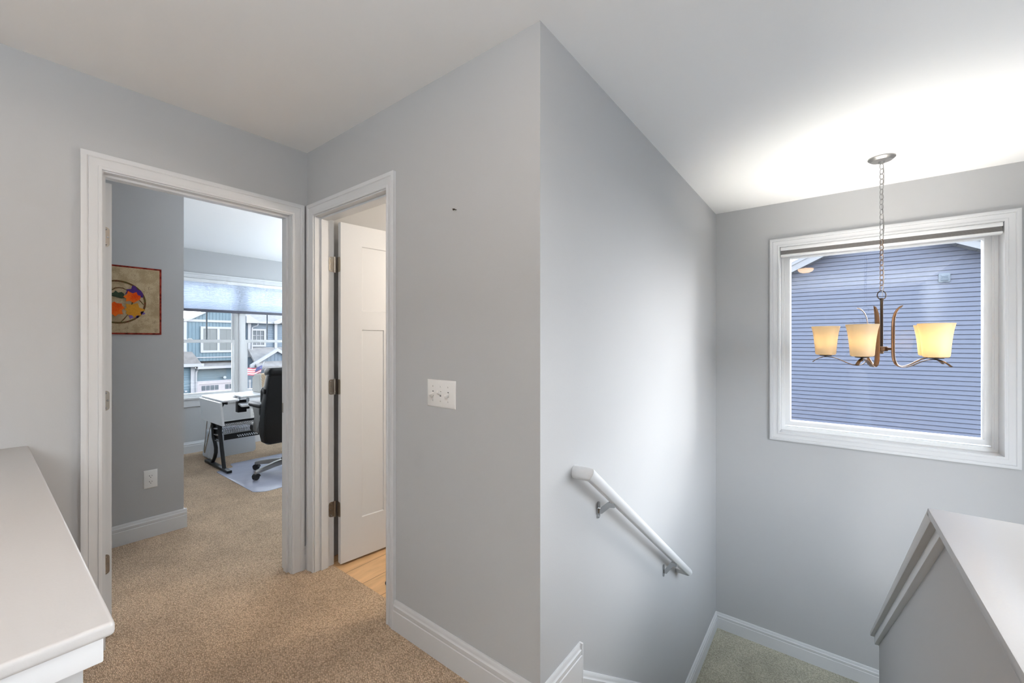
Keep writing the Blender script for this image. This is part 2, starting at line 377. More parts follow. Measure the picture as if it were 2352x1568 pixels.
struct('wall_right', MB().box(1.35, 1.47, -4.0, 1.65, -2.7, H).box(1.35, 1.47, 3.0, YD, -2.7, H).box(1.35, 1.47, 1.65, 3.0, -2.7, .15).box(1.35, 1.47, 1.65, 3.0, 1.95, H), M['paint'], 'grey wall on the far side of the stairwell', 'wall')  # unseen opening added here to let sky light onto the stairwell walls
struct('wall_back', MB().box(-6.2, 1.47, -4.1, -4.0, -2.7, H), M['paint'], 'grey wall closing the hall behind', 'wall')
OX = -6.045; OY0, OY1, OZ0, OZ1 = 1.16, 3.02, .655, 2.075
m = MB(); m.box(OX-.18, OX, -1.6, OY0, 0, H).box(OX-.18, OX, OY1, 4.05, 0, H).box(OX-.18, OX, OY0, OY1, 0, OZ0).box(OX-.18, OX, OY0, OY1, OZ1, H)
struct('wall_office_window', m, M['paint'], 'blue grey office wall with the wide window', 'wall')
XQ, YQ = -3.67, .905
m = MB(); m.prism([(XQ, -1.5), (XQ, YQ), (OX, YQ), (OX, YQ-.1), (XQ-.1, YQ-.1), (XQ-.1, -1.5)], 'z', 0, H)
struct('wall_office_closet', m, M['paint'], 'grey wall end carrying the hanging quilt', 'wall')
struct('wall_office_side', MB().box(-6.2, XA-T, -1.6, -1.5, 0, H), M['paint'], 'grey wall closing the office entry', 'wall')
struct('wall_office_end', MB().box(-6.2, XC-T, 4.0, 4.08, -.2, H), M['paint'], 'grey wall at the far end of the office', 'wall')
struct('wall_bathroom', MB().box(XA, XC-T, 3.2, 3.3, -.15, H), M['paint'], 'grey wall inside the bathroom above the open door', 'wall')

# casings and baseboards
CAS = [(0, 0), (0, .009), (.005, .0115), (.011, .0115), (.013, .009), (.028, .011), (.040, .0145), (.042, .012), (.046, .016), (.058, .018), (.064, .016), (.064, 0)]
rv = .005
PA = lambda a, b, t: (XA+t, a, b)
struct('trim_1', rect_ring(DA[0]-rv, DA[1]+rv, 0, DA[2]+rv, CAS, PA, False, 0), M['trim'], 'white moulded casing round the office doorway', 'door casing')
PBf = lambda a, b, t: (a, YB-t, b)
struct('trim_2', rect_ring(DB[0]-rv, DB[1]+rv, 0, DB[2]+rv, CAS, PBf, False, 0), M['trim'], 'white moulded casing round the bathroom doorway', 'door casing')
PAo = lambda a, b, t: (XA-T-t, a, b)
struct('trim_3', rect_ring(DA[0]-rv, DA[1]+rv, 0, DA[2]+rv, CAS, PAo, False, 0), M['trim'], 'white casing on the office side of the doorway', 'door casing')
BASE = [(0, 0), (.016, 0), (.016, .088), (.0135, .091), (.0145, .095), (.0145, .110), (.0105, .114), (.0095, .118), (.0095, .127), (.006, .133), (0, .133)]
def baseboard(name, p0, p1, nrm, z0=0., label=None):
    a, b, n = Vector((*p0, z0)), Vector((*p1, z0)), Vector((*nrm, 0))
    rg = [[q + n*u + Vector((0, 0, v)) for u, v in BASE] for q in (a, b)]
    return struct(name, MB().rings(rg), M['trim'], label, 'baseboard')
cw = .064+rv
baseboard('baseboard_hall', (DB[1]+cw, YB), (XC, YB), (0, -1), 0, 'white baseboard under the light switches')
baseboard('baseboard_corner', (XA, DA[1]+cw), (XA, YB), (1, 0), 0, 'short white baseboard between the two door casings')
baseboard('baseboard_left', (XA, .13), (XA, DA[0]-cw), (1, 0), 0, 'white baseboard left of the office doorway')
baseboard('baseboard_landing', (XC, YD), (1.35, YD), (0, -1), ZL, 'white baseboard under the stair window')
baseboard('baseboard_landing_side', (XC, 2.86), (XC, YD), (1, 0), ZL, 'white baseboard along the landing below the handrail')
baseboard('baseboard_quilt', (XQ, -1.5), (XQ, YQ+.016), (1, 0), 0, 'white baseboard under the wall outlet and quilt')
baseboard('baseboard_office', (OX, YQ), (OX, 4.0), (1, 0), 0, 'white baseboard under the office window')
baseboard('baseboard_closet', (OX, YQ), (XQ, YQ), (0, 1), 0, 'white baseboard on the closet side in the office')
# stair skirt: level piece with a square end, then the raking piece
sl = .735
def skirt_ring(y, zt, k=1.0):
    return [Vector((XC+u, y, zt-.133+v)) for u, v in BASE]
m = MB(); m.rings([[Vector((XC+u, q, v)) for u, v in BASE] for q in (YB, 1.468)])
m.box(XC, XC+.0165, 1.461, 1.470, -.12, .1335, .0015).box(XC, XC+.0155, 1.40, 1.468, -.20, .02)
struct('baseboard_stair_top', m, M['trim'], 'short white baseboard ending square at the top of the stairs', 'baseboard')
y0, y1 = 1.470, 2.90
zt = lambda y: .012 - sl*(y-1.483)
m = MB(); m.rings([[Vector((XC+u, y, zt(y)-(.133-v)*1.24)) for u, v in BASE] for y in (y0, y1)])
m.prism([(y0, zt(y0)-.12), (y1, zt(y1)-.12), (y1, zt(y1)-.40), (y0, zt(y0)-.40)], 'x', XC, XC+.015)
struct('baseboard_stair_rake', m, M['trim'], 'white raking skirt board going down beside the stairs', 'skirt board')

# half walls with caps
zc = .929
g = sthing('wall_guard', (-1.6, .03, 0), 'white capped half wall stub running out from the left wall', 'half wall')
MB().box(XA, -.840, -.070, .092, 0, .875).build('wall_core', M['paint'], g)
MB().box(XA, -.8215, -.089, .1105, .871, .912, .002).build('apron', M['trim'], g)
m = MB(); m.box(XA, -.809, -.10, .121, .909, zc, .006, 4); m.build('cap', M['cap'], g)
g = sthing('wall_stair_guard', (.27, 0, 0), 'half wall with a glossy white cap sloping down beside the stairs', 'half wall')
x0, x1 = .183, .353
yk, ye = 1.397, 3.235
sl2 = .717
ztop = lambda y: zc - sl2*(y-yk)
tc_ = .020                                             # cap thickness
vt = tc_*math.sqrt(1+sl2*sl2)
MB().box(x0, x1, -1.2, yk, zc-tc_, zc, .003).build('cap', M['cap'], g)
MB().prism([(yk-.001, zc-.002), (ye, ztop(ye)), (ye, ztop(ye)-vt), (yk-.03, zc-vt)], 'x', x0, x1, .003).build('sloped_cap', M['cap'], g, ).__setitem__('label', 'sloping cap beside the stairs')
va = .041*math.sqrt(1+sl2*sl2)
zu = lambda y: ztop(y)-vt
ya = ye-.045
MB().prism([(yk-(vt-tc_)/sl2, zc-tc_-.0005), (ya, zu(ya)), (ya, zu(ya)-va), (yk-(va+vt-tc_)/sl2, zc-tc_-.0005)], 'x', x0+.016, x1-.016, .0015).build('sloped_apron', M['trim'], g)
yw = ye-.085
MB().prism([(-1.2, -2.7), (-1.2, zc-tc_-.02), (yk-.02, zc-tc_-.02), (yw, zu(yw)-.02), (yw, -2.7)], 'x', x0+.034, x1-.034).build('wall_core', M['paint'], g)

# ------------------------------------------------------------------ doors
def rrect(cx, cy, w_, h_, r, sides='lr', n=6):
    """rounded rectangle; sides tells which sides get round corners"""
    pts = []
    for sx_, sy_, a0 in ((1, 1, 0), (-1, 1, 90), (-1, -1, 180), (1, -1, 270)):
        rr = r if (('r' in sides and sx_ > 0) or ('l' in sides and sx_ < 0)) else .0005
        for k in range(n+1):
            a = math.radians(a0 + 90*k/n)
            pts.append((cx + sx_*(w_/2-rr) + rr*math.cos(a), cy + sy_*(h_/2-rr) + rr*math.sin(a)))
    return pts
def screw(mb_center, axis, parent):
    c = mb_center
    o = MB().lathe([(.0, 0), (.0042, 0), (.0038, .0009), (.0012, .0011), (0, .0004)], c, 12, axis).build('screw', M['chrome'], parent)
    return o
def door_leaf(w_, h_, th, panels, depth=.006):
    """leaf along +X from 0..w_, y 0..th, z 0..h_ with recessed panels on both faces"""
    xs = sorted({0, w_} | {p[0] for p in panels} | {p[1] for p in panels}); zs = sorted({0, h_} | {p[2] for p in panels} | {p[3] for p in panels})
    m = MB()
    bm = m.bm
    for side, yf, d in ((0, 0, depth), (1, th, -depth)):
        for i in range(len(xs)-1):
            for j in range(len(zs)-1):
                a, b, c, d_ = xs[i], xs[i+1], zs[j], zs[j+1]
                pan = any(p[0] <= a+1e-6 and p[1] >= b-1e-6 and p[2] <= c+1e-6 and p[3] >= d_-1e-6 for p in panels)
                if not pan: bm.faces.new([bm.verts.new((q[0], yf, q[1])) for q in ((a, c), (b, c), (b, d_), (a, d_))])
        for p in panels:
            k = .004
            o = [(p[0], p[2]), (p[1], p[2]), (p[1], p[3]), (p[0], p[3])]
            i_ = [(p[0]+k, p[2]+k), (p[1]-k, p[2]+k), (p[1]-k, p[3]-k), (p[0]+k, p[3]-k)]
            O = [bm.verts.new((q[0], yf, q[1])) for q in o]; I = [bm.verts.new((q[0], yf+d, q[1])) for q in i_]
            for n_ in range(4): bm.faces.new((O[n_], O[(n_+1) % 4], I[(n_+1) % 4], I[n_]))
            bm.faces.new(I)
    for q in (((0, 0), (0, th)), ((w_, 0), (w_, th))):
        (xa, ya_), (xb, yb_) = q
        bm.faces.new([bm.verts.new(v) for v in ((xa, ya_, 0), (xb, yb_, 0), (xb, yb_, h_), (xa, ya_, h_))])
    for z in (0, h_): bm.faces.new([bm.verts.new(v) for v in ((0, 0, z), (w_, 0, z), (w_, th, z), (0, th, z))])
    bmesh.ops.remove_doubles(bm, verts=bm.verts[:], dist=1e-5)
    return m
def knob(parent, x, z, th):
    for s_, y in ((-1, 0), (1, th)):
        m = MB().lathe([(0, 0), (.032, 0), (.032, s_*.006), (.012, s_*.010), (.012, s_*.03), (.027, s_*.045), (.027, s_*.06), (.015, s_*.068), (0, s_*.069)], (x, y, z), 20, 'y')
        m.build('door_knob', M['nickel'], parent)

# office door: jamb with stop, strike plate, leaf swung 90 degrees into the office
g = sthing('door_1', (XA-T/2, DA[0], 0), 'white office door swung open, seen edge on with three hinge leaves', 'door')
PJ = lambda a, b, t: (XA-t, a, b)
rect_ring(DA[0], DA[1], 0, DA[2], [(0, 0), (0, T), (JT-.001, T), (JT-.001, 0)], PJ, False, 0).build('jamb', M['trim'], g)
rect_ring(DA[0]+.011, DA[1]-.011, 0, DA[2]-.011, [(0, .034), (0, .074), (.0105, .074), (.0105, .034)], PJ, False, 0).build('door_stop', M['trim'], g)
MB().prism(rrect(XA-T+.018, .94, .030, .057, .01), 'y', DA[1]-.0018, DA[1]+.001).build('strike_plate', M['nickel'], g)
lf = door_leaf(.757, 2.022, .035, [(.115, .642, 1.50, 1.897), (.115, .34, .24, 1.385), (.417, .642, .24, 1.385)])
piv = Vector((XA-T-.003, DA[0]+.008, .014))
lf.bm.transform(Matrix.Translation(piv) @ Matrix.Rotation(math.radians(180), 4, 'Z') @ Matrix.Translation(Vector((.002, -.035, 0))))
leaf1 = lf.build('door_leaf', M['door'], g)
for z in (1.794, 1.064, .334):
    hm = MB().prism(rrect(DA[0]+.008+.013, z, .030, .089, .014, 'r'), 'x', piv.x-.0025, piv.x-.0005)
    h = hm.build('hinge', M['nickel'], g)
    for yy, zz in ((.016, .034), (.022, .0), (.016, -.034)): screw((piv.x-.0006, DA[0]+.008+yy, z+zz), 'x', h)
    MB().tube([(piv.x+.002, DA[0]+.003, z-.046), (piv.x+.002, DA[0]+.003, z+.046)], .0058, 12).build('hinge_knuckle', M['nickel'], h)
# bathroom door: leaf swung 83 degrees inwards
g = sthing('door_2', (DB[0], YB+T, 0), 'white three panel bathroom door standing open on three hinges', 'door')
PJ2 = lambda a, b, t: (a, YB+t, b)
rect_ring(DB[0], DB[1], 0, DB[2], [(0, 0), (0, T), (JT-.001, T), (JT-.001, 0)], PJ2, False, 0).build('jamb', M['trim'], g)
rect_ring(DB[0]+.011, DB[1]-.011, 0, DB[2]-.011, [(0, .034), (0, .074), (.0105, .074), (.0105, .034)], PJ2, False, 0).build('door_stop', M['trim'], g)
W2 = .677
lf = door_leaf(W2, 2.022, .035, [(.131, W2-.131, 1.502, 1.897), (.131, .277, .24, 1.387), (W2-.277, W2-.131, .24, 1.387)])
piv2 = Vector((DB[0], YB+T+.003, .012))
R2 = Matrix.Translation(piv2) @ Matrix.Rotation(math.radians(83), 4, 'Z')
lf.bm.transform(R2 @ Matrix.Translation(Vector((.015, -.054, 0))))
leaf2 = lf.build('door_leaf', M['door'], g)
kb = MB().lathe([(0, 0), (.032, 0), (.032, -.006), (.012, -.010), (.012, -.03), (.027, -.045), (.027, -.06), (.015, -.068), (0, -.069)], (W2-.050, -.054, .93), 20, 'y')
kb.bm.transform(R2); kb.build('door_knob', M['nickel'], leaf2)
for z in (1.786, 1.058, .331):
    hm = MB().prism(rrect(YB+T-.016, z, .032, .089, .014, 'l'), 'x', DB[0]+.0003, DB[0]+.0022)
    hm.tube([(DB[0]+.004, YB+T+.004, z-.047), (DB[0]+.004, YB+T+.004, z+.047)], .006, 12)
    h = hm.build('hinge', M['nickel'], g)
    pm = MB().prism(rrect(-.027, z, .050, .089, .014, 'l'), 'x', .0126, .0146)
    pm.bm.transform(Matrix.Translation(Vector((piv2.x, piv2.y, 0))) @ Matrix.Rotation(math.radians(83), 4, 'Z'))
    pm.build('hinge_plate', M['nickel'], h)
    for yy, zz in ((-.022, .034), (-.024, .0), (-.022, -.034)): screw((DB[0]+.0022, YB+T+yy+.002, z+zz), 'x', h)

# ------------------------------------------------------------------ stair window
g = sthing('window_1', ((WX0+WX1)/2, YD, WZ0), 'picture window with white moulded casing above the landing', 'window')
PW = lambda a, b, t: (a, YD-t, b)
rect_ring(WX0-.004, WX1+.004, WZ0-.004, WZ1+.004, CAS, PW).build('casing', M['trim'], g)
PWi = lambda a, b, t: (a, YD-.010+t, b)
rect_ring(WX0, WX1, WZ0, WZ1, [(0, 0), (0, .232), (.019, .232), (.019, 0)], PWi).build('jamb', M['trim'], g)
d0 = .055
FR = [(0, .112), (0, .20), (-.001, .20)]
# outer frame with a step, then the sash
rect_ring(WX0, WX1, WZ0, WZ1, [(-.0005, .118), (-.018, .118), (-.018, .128), (-.026, .128), (-.026, .136), (-.030, .136), (-.030, .20), (-.0005, .20)], PWi).build('frame', M['vinyl'], g)
sa = rect_ring(WX0+.026, WX1-.026, WZ0+.038, WZ1-.038, [(.0, .132), (-.010, .128), (-.034, .128), (-.040, .146), (-.040, .178), (0, .178)], PWi).build('sash', M['vinyl'], g)
MB().box(WX0+.060, WX1-.060, YD-.010+.155, YD-.010+.160, WZ0+.072, WZ1-.072).build('pane', M['glass'], sa)
g = thing('cellular_shade', ((WX0+WX1)/2, YD+.02, 2.0), 'grey cellular shade drawn up under its white head rail over the landing', 'window shade')
MB().box(WX0+.003, WX1-.003, YD+.002, YD+.050, 2.052, WZ1-.001, .003).build('head_rail', M['vinyl'], g)
m = MB()
for k in range(5): m.box(WX0+.006, WX1-.006, YD+.006, YD+.044, 2.022+.0062*k, 2.0275+.0062*k, .0015, 1)
m.build('fabric', M['greyfabric'], g)
MB().box(WX0+.004, WX1-.004, YD+.004, YD+.046, 2.006, 2.0215, .003).build('bottom_rail', M['vinyl'], g)

# ------------------------------------------------------------------ handrail
g = thing('handrail', (XC, 1.42, .8), 'white wooden handrail on two metal brackets along the stairwell wall', 'handrail')
RP = []
for k in range(9):
    a = PI*k/8; RP.append((.0225*math.cos(a), .004+.020*math.sin(a)))
RP += [(-.0225, -.008), (-.0195, -.015), (-.014, -.022), (.014, -.022), (.0195, -.015), (.0225, -.008)]
xr = XC+.068
slr = .712
yr0, zr0, yr1 = 1.425, .822, 2.775
zr1 = zr0 - slr*(yr1-yr0)
MB().sweep([(XC+.001, yr0, zr0), (xr, yr0, zr0), (xr, yr1, zr1), (XC+.001, yr1, zr1)], RP, (0, 0, 1)).build('rail', M['trim'], g)
def bracket(y, zc_):
    pl = MB().prism(rrect(y, zc_, .022, .070, .010), 'x', XC+.0005, XC+.006).build('bracket', M['chrome'], g)
    zb = zr0 - slr*(y-.01-yr0) - .031
    MB().sweep([(XC+.005, y, zc_-.004), (XC+.016, y, zc_-.002), (xr-.014, y-.006, zb-.010), (xr+.010, y-.006, zb-.006)], [(-.004, -.011), (.004, -.011), (.004, .011), (-.004, .011)], (0, 0, 1)).build('bracket_arm', M['chrome'], pl)
    MB().prism([(y-.028, zb+.028*slr-.002), (y+.016, zb-.016*slr-.002), (y+.016, zb-.016*slr+.003), (y-.028, zb+.028*slr+.003)], 'x', xr-.012, xr+.012, .001).build('saddle', M['chrome'], pl)
    for dz in (.027, -.027): screw((XC+.006, y, zc_+dz), 'x', pl)
bracket(1.631, .606); bracket(2.503, -.037)

# ------------------------------------------------------------------ switches, outlets, nail
g = thing('light_switch', (-1.289, YB, 1.11), 'white three toggle light switch plate on the grey hall wall', 'light switch')
sx0, sx1, sz0, sz1 = -1.374, -1.204, 1.052, 1.167
m = MB(); bmesh_in = .007
def plate(a0, a1, b0, b1, P, th=.006, k=.007):
    rings_ = [[P(a0, b0, 0), P(a1, b0, 0), P(a1, b1, 0), P(a0, b1, 0)], [P(a0, b0, .002), P(a1, b0, .002), P(a1, b1, .002), P(a0, b1, .002)],
              [P(a0+k*.6, b0+k*.6, th-.001), P(a1-k*.6, b0+k*.6, th-.001), P(a1-k*.6, b1-k*.6, th-.001), P(a0+k*.6, b1-k*.6, th-.001)],
              [P(a0+k, b0+k, th), P(a1-k, b0+k, th), P(a1-k, b1-k, th), P(a0+k, b1-k, th)]]
    mb = MB(); mb.rings([[Vector(p) for p in r] for r in rings_]); return mb
pl = plate(sx0, sx1, sz0, sz1, PBf).build('switch_plate', M['plastic'], g)
for i, up in ((-1, False), (0, True), (1, False)):
    cx = (sx0+sx1)/2 + i*.046; cz = (sz0+sz1)/2
    MB().box(cx-.0035, cx+.0035, YB-.0063, YB-.0055, cz-.0105, cz+.0105).build('toggle_slot', M['dark'], g)
    m = MB().box(-.0046, .0046, -.021, .003, -.0065, .0065, .0012)
    m.bm.transform(Matrix.Translation((cx, YB-.005, cz)) @ Matrix.Rotation(math.radians(-28 if up else 28), 4, 'X'))
    m.build('toggle', M['plastic'], g)
    for s_ in (-1, 1):
        sc_ = MB().lathe([(0, 0), (.0033, 0), (.0028, -.001), (0, -.0013)], (cx, YB-.006, cz+s_*.0302), 12, 'y').build('screw', M['plastic'], g)
        MB().box(cx-.0005, cx+.0005, YB-.0077, YB-.0070, cz+s_*.0302-.003, cz+s_*.0302+.003).build('screw_slot', M['dark'], sc_)
def outlet(P, a, b, label, axis):
    o = thing('wall_outlet', P(a, b, 0), label, 'outlet')
    plate(a-.0365, a+.0365, b-.061, b+.061, P).build('outlet_plate', M['plastic'], o)
    for s_ in (-1, 1):
        c = b + s_*.0195
        pts = [(a+.0172*math.cos(2*PI*k/24), c + max(-.0135, min(.0135, .0172*math.sin(2*PI*k/24)))) for k in range(24)]
        r = MB().rings([[Vector(P(p, q, .0055)) for p, q in pts], [Vector(P(p, q, .0075)) for p, q in pts]]).build('receptacle', M['plastic'], o)
        mm_ = MB()
        for da, h_ in ((-.0064, .0085), (.0064, .0065)):
            q = [Vector(P(a+da-.0012, c+.003-h_/2, .0072)), Vector(P(a+da+.0012, c+.003-h_/2, .0072)), Vector(P(a+da+.0012, c+.003+h_/2, .0072)), Vector(P(a+da-.0012, c+.003+h_/2, .0072))]
            e_ = [v + (Vector(P(0, 0, .0078))-Vector(P(0, 0, .0072))) for v in q]
            mm_.rings([q, e_])
        q = [Vector(P(a+.0025*math.cos(k*PI/4), c-.0078+.0025*math.sin(k*PI/4), .0072)) for k in range(8)]
        mm_.rings([q, [v + (Vector(P(0, 0, .0078))-Vector(P(0, 0, .0072))) for v in q]])
        mm_.build('slots', M['dark'], r)
    MB().lathe([(0, 0), (.0028, 0), (.0024, .001), (0, .0012)], Vector(P(a, b, .006)), 10, axis).build('screw', M['plastic'], o)
    return o
outlet(lambda a, b, t: (XQ+t, a, b), .722, .393, 'white wall outlet low on the grey wall under the quilt', 'x')
outlet(lambda a, b, t: (OX+t, a, b), 2.232, .385, 'white wall outlet under the office window behind the chair arm', 'x')
g = MB(); g.tube([(-1.202, YB+.002, 1.862), (-1.202, YB-.016, 1.858)], .0016, 8); g.lathe([(0, 0), (.0036, 0), (.0036, -.0015), (0, -.0018)], (-1.202, YB-.016, 1.858), 10, 'y')
g.tube([(-1.212, YB+.001, 1.866), (-1.212, YB-.010, 1.864)], .0022, 8)
tag(g.build('nail', M['bronze_dark'], None, (-1.202, YB, 1.862)), 'small dark nail pair left in the bare grey hall wall', 'nail')

# ------------------------------------------------------------------ chandelier
CX, CY = .241, 3.335
g = thing('chandelier', (CX, CY, H), 'bronze five light chandelier with lit frosted glass shades on a chain', 'chandelier')
MB().lathe([(0, 0), (.065, 0), (.065, -.006), (.059, -.012), (.055, -.014), (.050, -.019), (.016, -.024), (.014, -.034), (.006, -.037), (0, -.037)], (CX, CY, H), 40).build('canopy', M['pewter'], g)
zt_, zb_ = 2.398, 1.636
ring_c = 1.607
NL = 25
pitch = (zt_ - zb_)/NL
def link_mesh():
    pts = []; a_, b_ = .0102, (pitch+.006)/2
    for k in range(20):
        t_ = 2*PI*k/20; pts.append((a_*math.cos(t_), 0, b_*(abs(math.sin(t_))**.85)*(1 if math.sin(t_) >= 0 else -1)))
    return MB().tube(pts, .0019, 6, True)
lk = link_mesh().build('chain_link', M['pewter']); lk.parent = g
lm2 = lk.data.copy(); lm2.materials.clear(); lm2.materials.append(M['bronze'])
for k in range(NL):
    o = lk if k == 0 else lk.copy()
    if k: COL.objects.link(o); o.parent = g
    if k > 14: o.data = lm2
    o.location = (0, 0, zt_ - pitch*(k+.5) - H); o.rotation_euler = (0, 0, (PI/2 if k % 2 else 0) + math.radians(38))
pts = [(CX + .005*math.sin(k*.42)+.006, CY+.004*math.cos(k*.42), 2.40 - (2.40-1.60)*k/40) for k in range(41)]
MB().tube(pts, .0016, 6).build('cord', M['wire'], g)
rp_ = [(CX+.0265*math.cos(2*PI*k/28)*math.cos(math.radians(38)), CY+.0265*math.cos(2*PI*k/28)*math.sin(math.radians(38)), ring_c+.0265*math.sin(2*PI*k/28)) for k in range(28)]
MB().tube(rp_, .0028, 8, True).build('loop_ring', M['bronze_dark'], g)
MB().lathe([(0, 1.589), (.010, 1.589), (.010, 1.578), (.0075, 1.574), (.0075, 1.298), (.009, 1.296), (0, 1.295)], (CX, CY, 0), 20).build('stem', M['bronze_dark'], g)
MB().lathe([(0, 1.300), (.026, 1.298), (.030, 1.294), (.030, 1.274), (.026, 1.270), (.009, 1.268), (.009, 1.258), (.006, 1.254), (0, 1.253)], (CX, CY, 0), 28).build('hub', M['bronze'], g)
AR = [(.112, 1.537), (.100, 1.532), (.087, 1.519), (.075, 1.498), (.067, 1.472), (.063, 1.440), (.062, 1.40), (.062, 1.34), (.062, 1.28), (.063, 1.245), (.067, 1.218), (.077, 1.196), (.092, 1.183), (.112, 1.178), (.135, 1.181), (.160, 1.191), (.185, 1.205), (.210, 1.218), (.235, 1.226), (.258, 1.229), (.280, 1.228), (.300, 1.221), (.320, 1.209), (.337, 1.194)]
AW = [.0005, .006, .009, .011, .012, .0125, .0125, .0125, .0125, .0125, .0125, .0125, .012, .0115, .011, .0105, .010, .0095, .009, .009, .009, .009, .0095, .010]
def arm_mesh():
    P_ = [Vector((r, 0, z)) for r, z in AR]; rings_ = []
    for i, p in enumerate(P_):
        a = P_[max(0, i-1)]; b = P_[min(len(P_)-1, i+1)]; d = (b-a).normalized(); nrm = Vector((d.z, 0, -d.x))      # in-plane normal
        w_ = max(AW[i], .002); t_ = .0042
        rg = []
        for k in range(8):       # half-round face away from the stem side of the strap
            q = PI*k/7; rg.append(p + Vector((0, 1, 0))*w_*math.cos(q) + nrm*(-t_*math.sin(q)))
        for k in range(1, 4): rg.append(p + Vector((0, 1, 0))*w_*(-1+k*.5) + nrm*(t_*.35*math.sin(PI*k/4)))
        rings_.append(rg)
    return MB().rings(rings_)
arm0 = arm_mesh().build('arm', M['bronze'], None); arm0.parent = g; arm0.data.transform(Matrix.Translation((0, 0, -H)))
# shade cup, shade
RS = .27
cup0 = MB().lathe([(0, 1.228), (.007, 1.229), (.007, 1.234), (.030, 1.236), (.033, 1.239), (.033, 1.242), (0, 1.2425)], (RS, 0, -H), 24).build('shade_cup', M['bronze_dark'], None); cup0.parent = g
SH = [(.0, 1.2425), (.045, 1.2425), (.052, 1.246), (.0545, 1.253), (.056, 1.275), (.0585, 1.31), (.0625, 1.35), (.068, 1.39), (.0755, 1.425), (.0725, 1.426), (.065, 1.39), (.0595, 1.35), (.0555, 1.31), (.053, 1.275), (.051, 1.255), (.044, 1.2465), (0, 1.246)]
sh0 = MB().lathe(SH, (RS, 0, -H), 36).build('shade', M['shadeglass'], None); sh0.parent = g; sh0['label'] = 'lit frosted glass shade'
sk0 = MB().lathe([(0, 1.246), (.014, 1.246), (.014, 1.290), (.011, 1.294), (0, 1.294)], (RS, 0, -H), 16).build('socket', M['plastic'], None); sk0.parent = g
st0 = MB().box(.02, .066, -.006, .006, 1.277-H, 1.292-H, .002).build('hub_strut', M['bronze'], None); st0.parent = g
for k in range(5):
    a = math.radians(320 - 72*k)
    for o0 in (arm0, cup0, sh0, sk0, st0):
        o = o0 if k == 0 else o0.copy()
        if k: COL.objects.link(o); o.parent = g
        o.rotation_euler = (0, 0, a)
    point('bulb_light', (CX+RS*math.cos(a), CY+RS*math.sin(a), 1.338), BULB_POWER, BULB_COL, .024)

# hall ceiling lamp, above the frame (seen only as a reflection in the stair window)
M['lampdome'] = bpy.data.materials.new('lit_lamp_dome'); M['lampdome'].use_nodes = True
_b = M['lampdome'].node_tree.nodes['Principled BSDF']; _b.inputs['Base Color'].default_value = (.9, .85, .75, 1)
S(_b, ['Emission Color', 'Emission']).default_value = (1.0, .66, .38, 1); _b.inputs['Emission Strength'].default_value = 13
g = thing('ceiling_lamp', (-.30, .62, H), 'round flush ceiling lamp with a lit dome in the hall, mirrored in the stair window', 'ceiling lamp')
MB().lathe([(0, 0), (.12, 0), (.12, -.022), (.10, -.03), (0, -.03)], (-.30, .62, H), 32).build('base', M['pewter'], g)
MB().lathe([(.098, -.030), (.095, -.05), (.078, -.072), (.045, -.086), (0, -.09)], (-.30, .62, H), 32).build('dome', M['lampdome'], g)

# ------------------------------------------------------------------ hanging quilt
QX = XQ+.004
g = thing('wall_quilt', (XQ, .555, 1.60), 'small tan floral wall quilt with red binding and appliqued star flowers', 'quilt')
MB().box(XQ+.002, QX+.006, .340, .770, 1.383, 1.816, .002).build('quilt_panel', M['quilt'], g)
rect_ring(.342, .768, 1.385, 1.814, [(0, 0), (0, .0085), (.008, .0085), (.0105, .006), (.0105, 0)], lambda a, b, t: (XQ+.002+t, a, b)).build('binding', M['binding'], g)
XL = QX+.0062
def ring_band(c, r, w_, nm, m_, h_, a0=0, a1=360, ry=None):
    n = 48; rg = []
    for k in range(n+1):
        a = math.radians(a0+(a1-a0)*k/n); ca, sa_ = math.cos(a), math.sin(a)
        rg.append([Vector((x_, c[0]+rr*ca, c[1]+rr*sa_)) for x_, rr in ((XL, r-w_), (XL+h_, r-w_), (XL+h_, r+w_), (XL, r+w_))])
    if abs(a1-a0) >= 360: rg = rg[:-1]
    MB().rings(rg, closed=abs(a1-a0) >= 360).build(nm, m_, g)
ring_band((.556, 1.585), .136, .0052, 'vine_ring', M['vine'], .0014)
def vine(pts, w_):
    MB().tube([(XL+.0006, *p) for p in pts], [w_*.5]+[w_]*(len(pts)-2)+[w_*.5], 6).build('vine', M['vine'], g)
vine([(.604, 1.664), (.582, 1.676), (.563, 1.678), (.545, 1.673), (.526, 1.657), (.50, 1.62)], .003)
vine([(.661, 1.607), (.672, 1.593), (.686, 1.573)], .003); vine([(.628, 1.59), (.626, 1.575), (.624, 1.56)], .003); vine([(.605, 1.503), (.587, 1.474), (.571, 1.453)], .003)
def patch(nm, pts, m_, h0, h1): MB().prism(pts, 'x', XL+h0, XL+h1).build(nm, m_, g)
purple = [(0.598, 1.671), (0.622, 1.675), (0.628, 1.699), (0.644, 1.694), (0.655, 1.673), (0.672, 1.667), (0.681, 1.649), (0.683, 1.623), (0.666, 1.622), (0.644, 1.646), (0.609, 1.65), (0.59, 1.634), (0.6, 1.655)]
orange = [(0.582, 1.62), (0.6, 1.635), (0.606, 1.66), (0.63, 1.646), (0.648, 1.657), (0.655, 1.636), (0.669, 1.633), (0.666, 1.607), (0.653, 1.599), (0.633, 1.582), (0.617, 1.596), (0.596, 1.591), (0.598, 1.611)]
gold = [(0.595, 1.576), (0.611, 1.573), (0.625, 1.571), (0.639, 1.579), (0.655, 1.584), (0.662, 1.555), (0.678, 1.548), (0.695, 1.54), (0.681, 1.532), (0.666, 1.525), (0.672, 1.501), (0.65, 1.502), (0.639, 1.487), (0.628, 1.501), (0.606, 1.502), (0.596, 1.514), (0.6, 1.529), (0.588, 1.537), (0.6, 1.549)]
